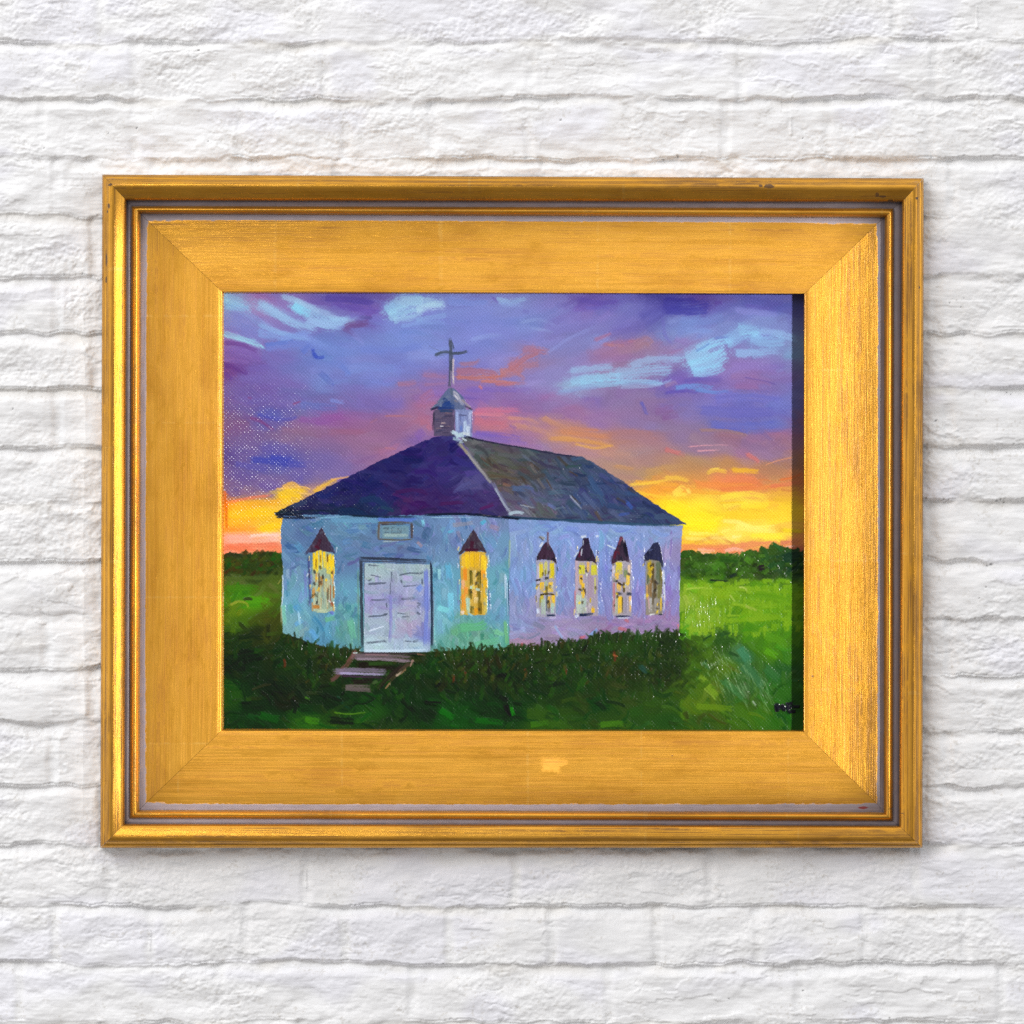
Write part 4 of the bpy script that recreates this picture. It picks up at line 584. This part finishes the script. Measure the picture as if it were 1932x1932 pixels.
def moulding(name, prof, side, parent, seed, label=None):
    c0, c1 = {'top': (0, 1), 'right': (1, 2), 'bottom': (2, 3), 'left': (3, 0)}[side]
    n = 160; m = len(prof)
    f = np.linspace(0, 1, n)[:, None]
    A = np.array([p[0][c0] for p in prof]); B = np.array([p[0][c1] for p in prof]); H = np.array([p[1] for p in prof], float); G = np.array([p[2] for p in prof], float)
    d = (B - A) / np.linalg.norm(B - A, axis=1)[:, None]
    A = A + d * 0.35; B = B - d * 0.35              # hairline at the mitres
    X = A[None, :, 0] * (1 - f) + B[None, :, 0] * f; Y = A[None, :, 1] * (1 - f) + B[None, :, 1] * f
    along = np.hypot(X - A[0, 0], Y - A[0, 1]) if False else (X if c0 in (0, 2) and side in ('top', 'bottom') else Y)
    step = np.hypot(np.hypot(np.diff((A + B)[:, 0]) / 2, np.diff((A + B)[:, 1]) / 2), np.diff(H)) if False else np.hypot(np.abs(np.diff(A[:, 1] if side in ('top', 'bottom') else A[:, 0])), np.diff(H))
    v = np.concatenate([[0], np.cumsum(step)])
    hh = H[None, :] + 0.35 * fbm(along / 90 + seed, np.broadcast_to(v[None, :] / 30, along.shape), 200 + seed, 2) * (H[None, :] > 5)
    lo, hi = along.min(), along.max()
    corner = np.minimum(along - lo, hi - along)
    # the wash spreads wider near the corners
    gg = G[None, :] + np.where((G[None, :] > 0.02) & (G[None, :] < .95), 0.30 * np.exp(-np.clip(corner - (0 if True else 0), 0, None) / 130) + 0.10 * fbm(along / 70, along * 0 + seed, 300 + seed, 2), 0)
    k = (CAMD - hh * U) / CAMD
    P = np.stack([(X - 1024) * U * k, -hh * U, (1024 - Y) * U * k], -1)
    gv = np.stack([along + 700 * seed, np.broadcast_to(v[None, :], along.shape), gg], -1)
    if side in ('top', 'right', 'bottom', 'left'): P = P[:, ::-1]; gv = gv[:, ::-1]
    me = grid_mesh(name, P, {'gv': ('FLOAT_VECTOR', gv)}); me.materials.append(GOLD)
    o = link(bpy.data.objects.new(name, me), parent)
    if label: o['label'] = label
    return o

root = link(bpy.data.objects.new('framed_painting', None)); root.empty_display_size = 0.05
root.location = (0, 0, 0)
root['label'] = 'gold-framed oil painting of a white country church at sunset, hung on the white brick wall'
root['category'] = 'painting'
for k, side in enumerate(('top', 'right', 'bottom', 'left')):
    r = moulding('frame_rail', RAILP, side, root, k + 1)
    moulding('outer_moulding', OUTER, side, r, k + 1)
    moulding('inner_bead', BEAD, side, r, k + 1)

# ---------------------------------------------------------------- the canvas
img, hgt = paint()
PAINT_GAIN = 0.235
lin = s2l(img / 255.0)
lin = lin * (0.93 + 0.14 * WEAVE)[..., None]                     # colour slightly lighter on the thread crowns, darker between them
thin = sstep(0.55, 0.15, hgt) * 0.6 + 0.3 * sstep(900, 560, _X + PX0) * sstep(660, 800, _Y + PY0)   # scrubbed thin, weave shows
bare = sstep(820, 500, _X + PX0) * sstep(690, 830, _Y + PY0) * sstep(1120, 1020, _Y + PY0)
hz = HC + 1.3 * (hgt - 0.4) + (0.13 + 0.18 * thin + 0.50 * bare) * (WEAVE - 0.5) * (0.75 + 1.1 * np.clip(0.5 + 1.4 * fbm(_X / 3.7, _Y / 3.7, 86, 1), 0, 1))
px = _X + PX0; py = _Y + PY0
k = (CAMD - hz * U) / CAMD
P = np.stack([(px - 1024) * U * k, -hz * U, (1024 - py) * U * k], -1)
col = np.concatenate([np.clip(lin * PAINT_GAIN - 0.0009, 0.0008, 1), np.ones(lin.shape[:2] + (1,), np.float32)], -1)
edge = lambda A, z: A  # noqa
me = grid_mesh('canvas', P[::-1], {'paint': ('FLOAT_COLOR', col[::-1])}); me.materials.append(canvas_material())
canvas = link(bpy.data.objects.new('canvas', me), root)
canvas['label'] = 'oil painting of a small church with lit windows under a purple and yellow sky'

# ---------------------------------------------------------------- the brick wall
def wall_axis(lo, hi, dense_lo, dense_hi, fine, coarse):
    a = np.arange(dense_lo, dense_hi + fine, fine); return np.concatenate([np.arange(lo, dense_lo, coarse), a, np.arange(a[-1] + coarse, hi, coarse)]).astype(np.float32)
wx = wall_axis(-700, 2750, -24, 2072, 2.0, 8.0); wy = wall_axis(-600, 2650, -24, 2072, 2.0, 8.0)
X, Y = np.meshgrid(wx, wy)
BED = [(80,80),(195,196),(316,320),(431,433),(553,547),(661,665),(774,772),(890,890),(997,1002),(1115,1119),(1220,1235),(1333,1349),(1440,1461),(1568,1572),(1688,1686),(1810,1814),(1926,1928),(2043,2041)]
for _ in range(6): BED.insert(0, (BED[0][0] - 116, BED[0][1] - 116)); BED.append((BED[-1][0] + 116, BED[-1][1] + 116))
PERP = {195: [83,266,480,690,863,1057,1256,1450,1655,1859], 1688: [-190,215,612,1030,1420,1832,2230], 1810: [-90,110,300,490,690,900,1105,1315,1513,1730,1928,2130], 1926: [35,440,825,1218,1599,2003], 1235: [], 80: [-150,270,650,1060,1480,1870]}
wv = 9.0 * fbm(X / 210, Y / 300, 401, 3) + 7.5 * fbm(X / 42, Y / 60, 402, 4)
Yw = Y + wv
rows = np.zeros(X.shape, np.int32); up = np.full(X.shape, 1e6, np.float32); dn = np.full(X.shape, 1e6, np.float32)
for i, (a, b) in enumerate(BED):
    yb = a + (b - a) * X / 2048
    d = Yw - yb
    below = d >= 0
    rows = np.where(below, i + 1, rows); up = np.where(below & (d < up), d, up); dn = np.where(~below & (-d < dn), -d, dn)
# distance to the nearest perpend inside each row, and a number for every brick
vd = np.full(X.shape, 1e6, np.float32); brick = np.zeros(X.shape, np.int32)
Xw = X + 5 * fbm(X / 70, Y / 50, 403, 3)
for i in range(len(BED) + 1):
    m = rows == i
    if not m.any(): continue
    top = BED[i - 1][0] if i > 0 else -9999
    if top in PERP and PERP[top]: xs = PERP[top]
    elif i % 2 == len([0]) % 2: xs = list(np.arange(-900, 2900, 199) + np.random.default_rng(i).uniform(-20, 20, 20)[:len(np.arange(-900, 2900, 199))])
    else: xs = list(np.arange(-990, 2900, 398) + np.random.default_rng(i).uniform(-22, 22, 10)[:len(np.arange(-990, 2900, 398))])
    xs = np.array(sorted(xs)); xm = Xw[m]
    j = np.searchsorted(xs, xm); brick[m] = i * 64 + j
    vd[m] = np.minimum(np.abs(xm - xs[np.clip(j - 1, 0, len(xs) - 1)]), np.abs(xm - xs[np.clip(j, 0, len(xs) - 1)]))
rb = np.random.default_rng(55).random((8, 4096))
b0, b1, b2, b3, b4 = (rb[k][brick % 4096].astype(np.float32) for k in range(5))
jd = np.clip(0.80 + 2.0 * fbm(X / 95, Y / 60, 404, 4), 0.02, 1.3)             # how deep the bed joint is here
lip = 6 + 14 * np.clip(fbm(X / 50, Y / 50, 405, 2) + 0.3, 0, 1)
wide = 19 + 12 * fbm(X / 150, Y / 90, 406, 2)
joint = sstep(0, 1, np.clip((lip - dn) / lip, 0, 1)) * 0.35                    # rounded arris at the foot of the brick
bed = sstep(-2, 6 + 3 * fbm(X / 60, Y / 60, 440, 2), up) * (1 - sstep(6, wide + 10, up))
bed = np.where(dn < 3, np.maximum(bed, joint), bed)
perp = (1 - sstep(2, 16, vd)) * np.clip(0.58 + 0.30 * sstep(1500, 1750, Y) + 1.0 * fbm(X / 50, Y / 34, 407, 3), 0, 1)
Xq = X + 16 * fbm(X / 34, Y / 24, 421, 3); Yq = Y + 9 * fbm(X / 40, Y / 22, 422, 3)
lump = fbm(X / 95, Y / 55, 408, 3); mid = fbm(Xq / 32, Yq / 16, 409, 4, 0.5); calm = 0.22 + 0.95 * sstep(-0.22, 0.30, fbm(X / 120, Y / 75, 431, 3)); brushy = fbm(X / 48, Y / 3.6, 432, 3); streak = fbm(X / 30, Y / 5.5, 410, 3); grit = fbm(X / 7, Y / 6, 411, 3)
ter = fbm(Xq / 70, Yq / 24, 412, 4); flake = sstep(-0.03, 0.03, ter - 0.12) * sstep(0.0, 0.35, fbm(X / 140, Y / 90, 413, 2) + 0.12)   # edges of old flaked paint
rough = 0.35 + 0.9 * b2
face = 1 - np.clip(bed + perp, 0, 1)
hw = -8.6 * jd * bed - 4.6 * perp + face * ((b0 - 0.5) * 3.4 + (b1 - 0.5) * 3.0 * np.clip((up - 58) / 58, -1, 1)) * sstep(0, 34, vd) \
   + 6.2 * lump + 3.4 * fbm(Xq / 62, Yq / 40, 433, 2) + 1.8 * mid * calm + 0.6 * streak * (1.2 - 0.5 * calm) + 0.32 * brushy * (1.35 - calm) + 1.25 * grit * (0.15 + calm) * (0.3 + rough) + 1.5 * flake * (0.4 + b3) \
   - 1.4 * calm * (1 - sstep(0.0, 0.075, np.abs(fbm(Xq / 85, Yq / 26, 423, 3) + 0.04))) * sstep(0.0, 0.3, fbm(X / 110, Y / 70, 424, 2))
pit = np.zeros_like(X)
for (x, y, r) in [(273,257,3.2),(216,269,2),(87,298,2),(397,100,2.4),(414,282,3),(1119,240,3.4),(1113,245,2),(1328,318,3),(1354,313,4),(784,195,2),(1323,146,2.4),(1909,122,2.6),(1606,276,2),(1870,99,2.2),(1984,1130,3),(1975,1131,3),(1971,1173,3),(1965,1180,2),(1958,1196,2.4),(1606,1983,2.6),(1022,1820,3),(1030,1819,2),(230,1812,2.4),(1899,607,1.8),(1915,600,2),(1929,597,2),(1922,616,1.8),(1940,660,2.2),(2003,996,3.5),(1995,1000,4),(2010,1002,3),(2016,783,2.4),(2024,786,2),(1873,842,2.5),(27,818,2),(103,580,2.2),(170,484,2),(1460,1998,1.8),(1780,2034,2.5)]:
    d = np.hypot(X - x + 6 * grit, (Y - y) * 1.25 + 7 * mid); pit = np.maximum(pit, 0.8 * (1 - sstep(r * 0.3, r * 0.95, d)))
hw -= 2.5 * pit
hw = hw - 3.0; hw = np.where(hw > 0, 4.5 * np.tanh(hw / 4.5), hw)
for (x, y0, y1, r) in [(1582,235,268,2.6),(1954,14,54,2.4),(612,1740,1775,2.2),(300,1860,1900,1.8)]:                  # runs of paint
    yy = np.clip(Y, y0, y1); rr = r * (0.55 + 0.75 * (yy - y0) / (y1 - y0)); hw += 2.6 * (1 - sstep(0.3 * rr, 1.2 * rr, np.hypot(X - x, Y - yy)))
stain = np.clip(bed * 1.2, 0, 1) * sstep(0.02, 0.4, fbm(X / 130, Y / 80, 414, 3)) + 0.35 * sstep(0.25, 0.6, fbm(X / 60, Y / 60, 415, 3)) * (1 - face * 0.6)
for (x, y, rx, ry) in [(120,197,60,8),(48,1288,30,16),(160,1333,26,9),(1900,888,50,10),(700,190,90,8),(1100,318,90,8),(1340,313,30,6)]:
    stain = np.maximum(stain, 0.8 * np.exp(-((X - x) / rx) ** 2 - ((Y - y) / ry) ** 2))
stain = np.clip(stain, 0, 1)[..., None] * 0.34
lil = (sstep(0.05, 0.5, fbm(X / 150, Y / 90, 416, 2)) * face)[..., None] * 0.7
cw = np.array([0.735, 0.737, 0.742], np.float32) * (1 - lil) + np.array([0.70, 0.70, 0.75], np.float32) * lil
cw = cw * (1 - stain) + np.array([0.65, 0.62, 0.56], np.float32) * stain
dirt = np.clip(sstep(0.30, 0.55, fbm(X / 4.5, Y / 3.5, 417, 2)) * sstep(0.05, 0.4, fbm(X / 40, Y / 30, 418, 2)) * 0.45, 0, 1)[..., None]   # specks where the paint has not reached
cw = cw * (1 - dirt) + np.array([0.45, 0.42, 0.37], np.float32) * dirt
cw = cw * (1 - pit[..., None] * 0.93) + np.array([0.04, 0.035, 0.035], np.float32) * pit[..., None] * 0.93
kk = 1.0
P = np.stack([(X - 1024) * U, -hw * U + 0.0, (1024 - Y) * U], -1)
me = grid_mesh('brick_wall', P[::-1], {'wall_paint': ('FLOAT_COLOR', np.concatenate([cw, np.ones(cw.shape[:2] + (1,), np.float32)], -1)[::-1])}); me.materials.append(wall_material())
wall = link(bpy.data.objects.new('brick_wall', me))
wall['label'] = 'rough white-painted brick wall behind the gold frame'; wall['category'] = 'wall'

# ---------------------------------------------------------------- light
def area(name, pos, aim, size, size_y, power, color, spread=180):
    d = bpy.data.lights.new(name, 'AREA'); d.shape = 'RECTANGLE'; d.size = size; d.size_y = size_y; d.energy = power; d.color = color; d.spread = math.radians(spread)
    o = link(bpy.data.objects.new(name, d)); o.location = pos
    from mathutils import Vector
    o.rotation_euler = (Vector(aim) - Vector(pos)).to_track_quat('-Z', 'Y').to_euler(); return o
area('key_light', (-5.1, -7.9, 5.5), (0, 0, 0), 5.0, 5.0, 715, (1.0, 0.985, 0.97))  # soft key lamp, upper left, for the frame's drop shadow; no window known
c = W(1004, 1032, 25); dv = (0.655, -0.755, 0.035); R = 1.2
area('side_beam', tuple(c[i] + dv[i] * R for i in range(3)), c, 0.66, 0.70, 6.9, (1.0, 0.985, 0.96), 5.0)  # beam added from the right, narrowed to keep off the wall; no real fitting

w = bpy.data.worlds.new('World'); sc.world = w; w.use_nodes = True; nt = w.node_tree; nt.nodes.clear()
o = nt.nodes.new('ShaderNodeOutputWorld'); b = nt.nodes.new('ShaderNodeBackground'); nt.links.new(b.outputs[0], o.inputs[0])
tc = nt.nodes.new('ShaderNodeTexCoord'); sx = nt.nodes.new('ShaderNodeSeparateXYZ'); nt.links.new(tc.outputs['Generated'], sx.inputs[0])
mr = nt.nodes.new('ShaderNodeMapRange'); mr.inputs[1].default_value = -0.9; mr.inputs[2].default_value = 0.9; nt.links.new(sx.outputs[2], mr.inputs[0])
cr = nt.nodes.new('ShaderNodeValToRGB'); nt.links.new(mr.outputs[0], cr.inputs[0]); cr.color_ramp.elements[0].color = (0.285, 0.268, 0.255, 1); cr.color_ramp.elements[1].color = (0.62, 0.63, 0.65, 1); cr.color_ramp.elements[0].position = 0.25; cr.color_ramp.elements[1].position = 0.75; e2 = cr.color_ramp.elements.new(1.0); e2.color = (1.5, 1.5, 1.52, 1)
nt.links.new(cr.outputs[0], b.inputs[0])
def wm(op, a, c):
    x = nt.nodes.new('ShaderNodeMath'); x.operation = op
    for q, v in ((0, a), (1, c)):
        if isinstance(v, float): x.inputs[q].default_value = v
        else: nt.links.new(v, x.inputs[q])
    return x.outputs[0]
wn = nt.nodes.new('ShaderNodeTexNoise'); wn.inputs['Scale'].default_value = 3.4; wn.inputs['Detail'].default_value = 2; nt.links.new(tc.outputs['Generated'], wn.inputs['Vector'])
side = wm('MULTIPLY', wm('MULTIPLY', sx.outputs[0], sx.outputs[0]), 2.2)          # side glow and noise added to brighten and vary the gold's reflections
nt.links.new(wm('MULTIPLY', wm('ADD', side, 0.78), wm('ADD', wm('MULTIPLY', wn.outputs[0], 2.3), -0.15)), b.inputs[1])

# ---------------------------------------------------------------- camera
cam = bpy.data.cameras.new('camera'); co = link(bpy.data.objects.new('camera', cam))
co.location = (0, -CAMD, 0); co.rotation_euler = (math.pi / 2, 0, 0)
cam.sensor_width = 36; cam.lens = 36 * CAMD / 1.25; cam.clip_end = 100
sc.camera = co
sc.view_settings.view_transform = 'Standard'; sc.view_settings.look = 'None'; sc.view_settings.exposure = 0; sc.view_settings.gamma = 1
sc.cycles.max_bounces = 6; sc.cycles.use_denoising = False; sc.cycles.use_light_tree = False; sc.cycles.sample_clamp_direct = 6; sc.cycles.sample_clamp_indirect = 3
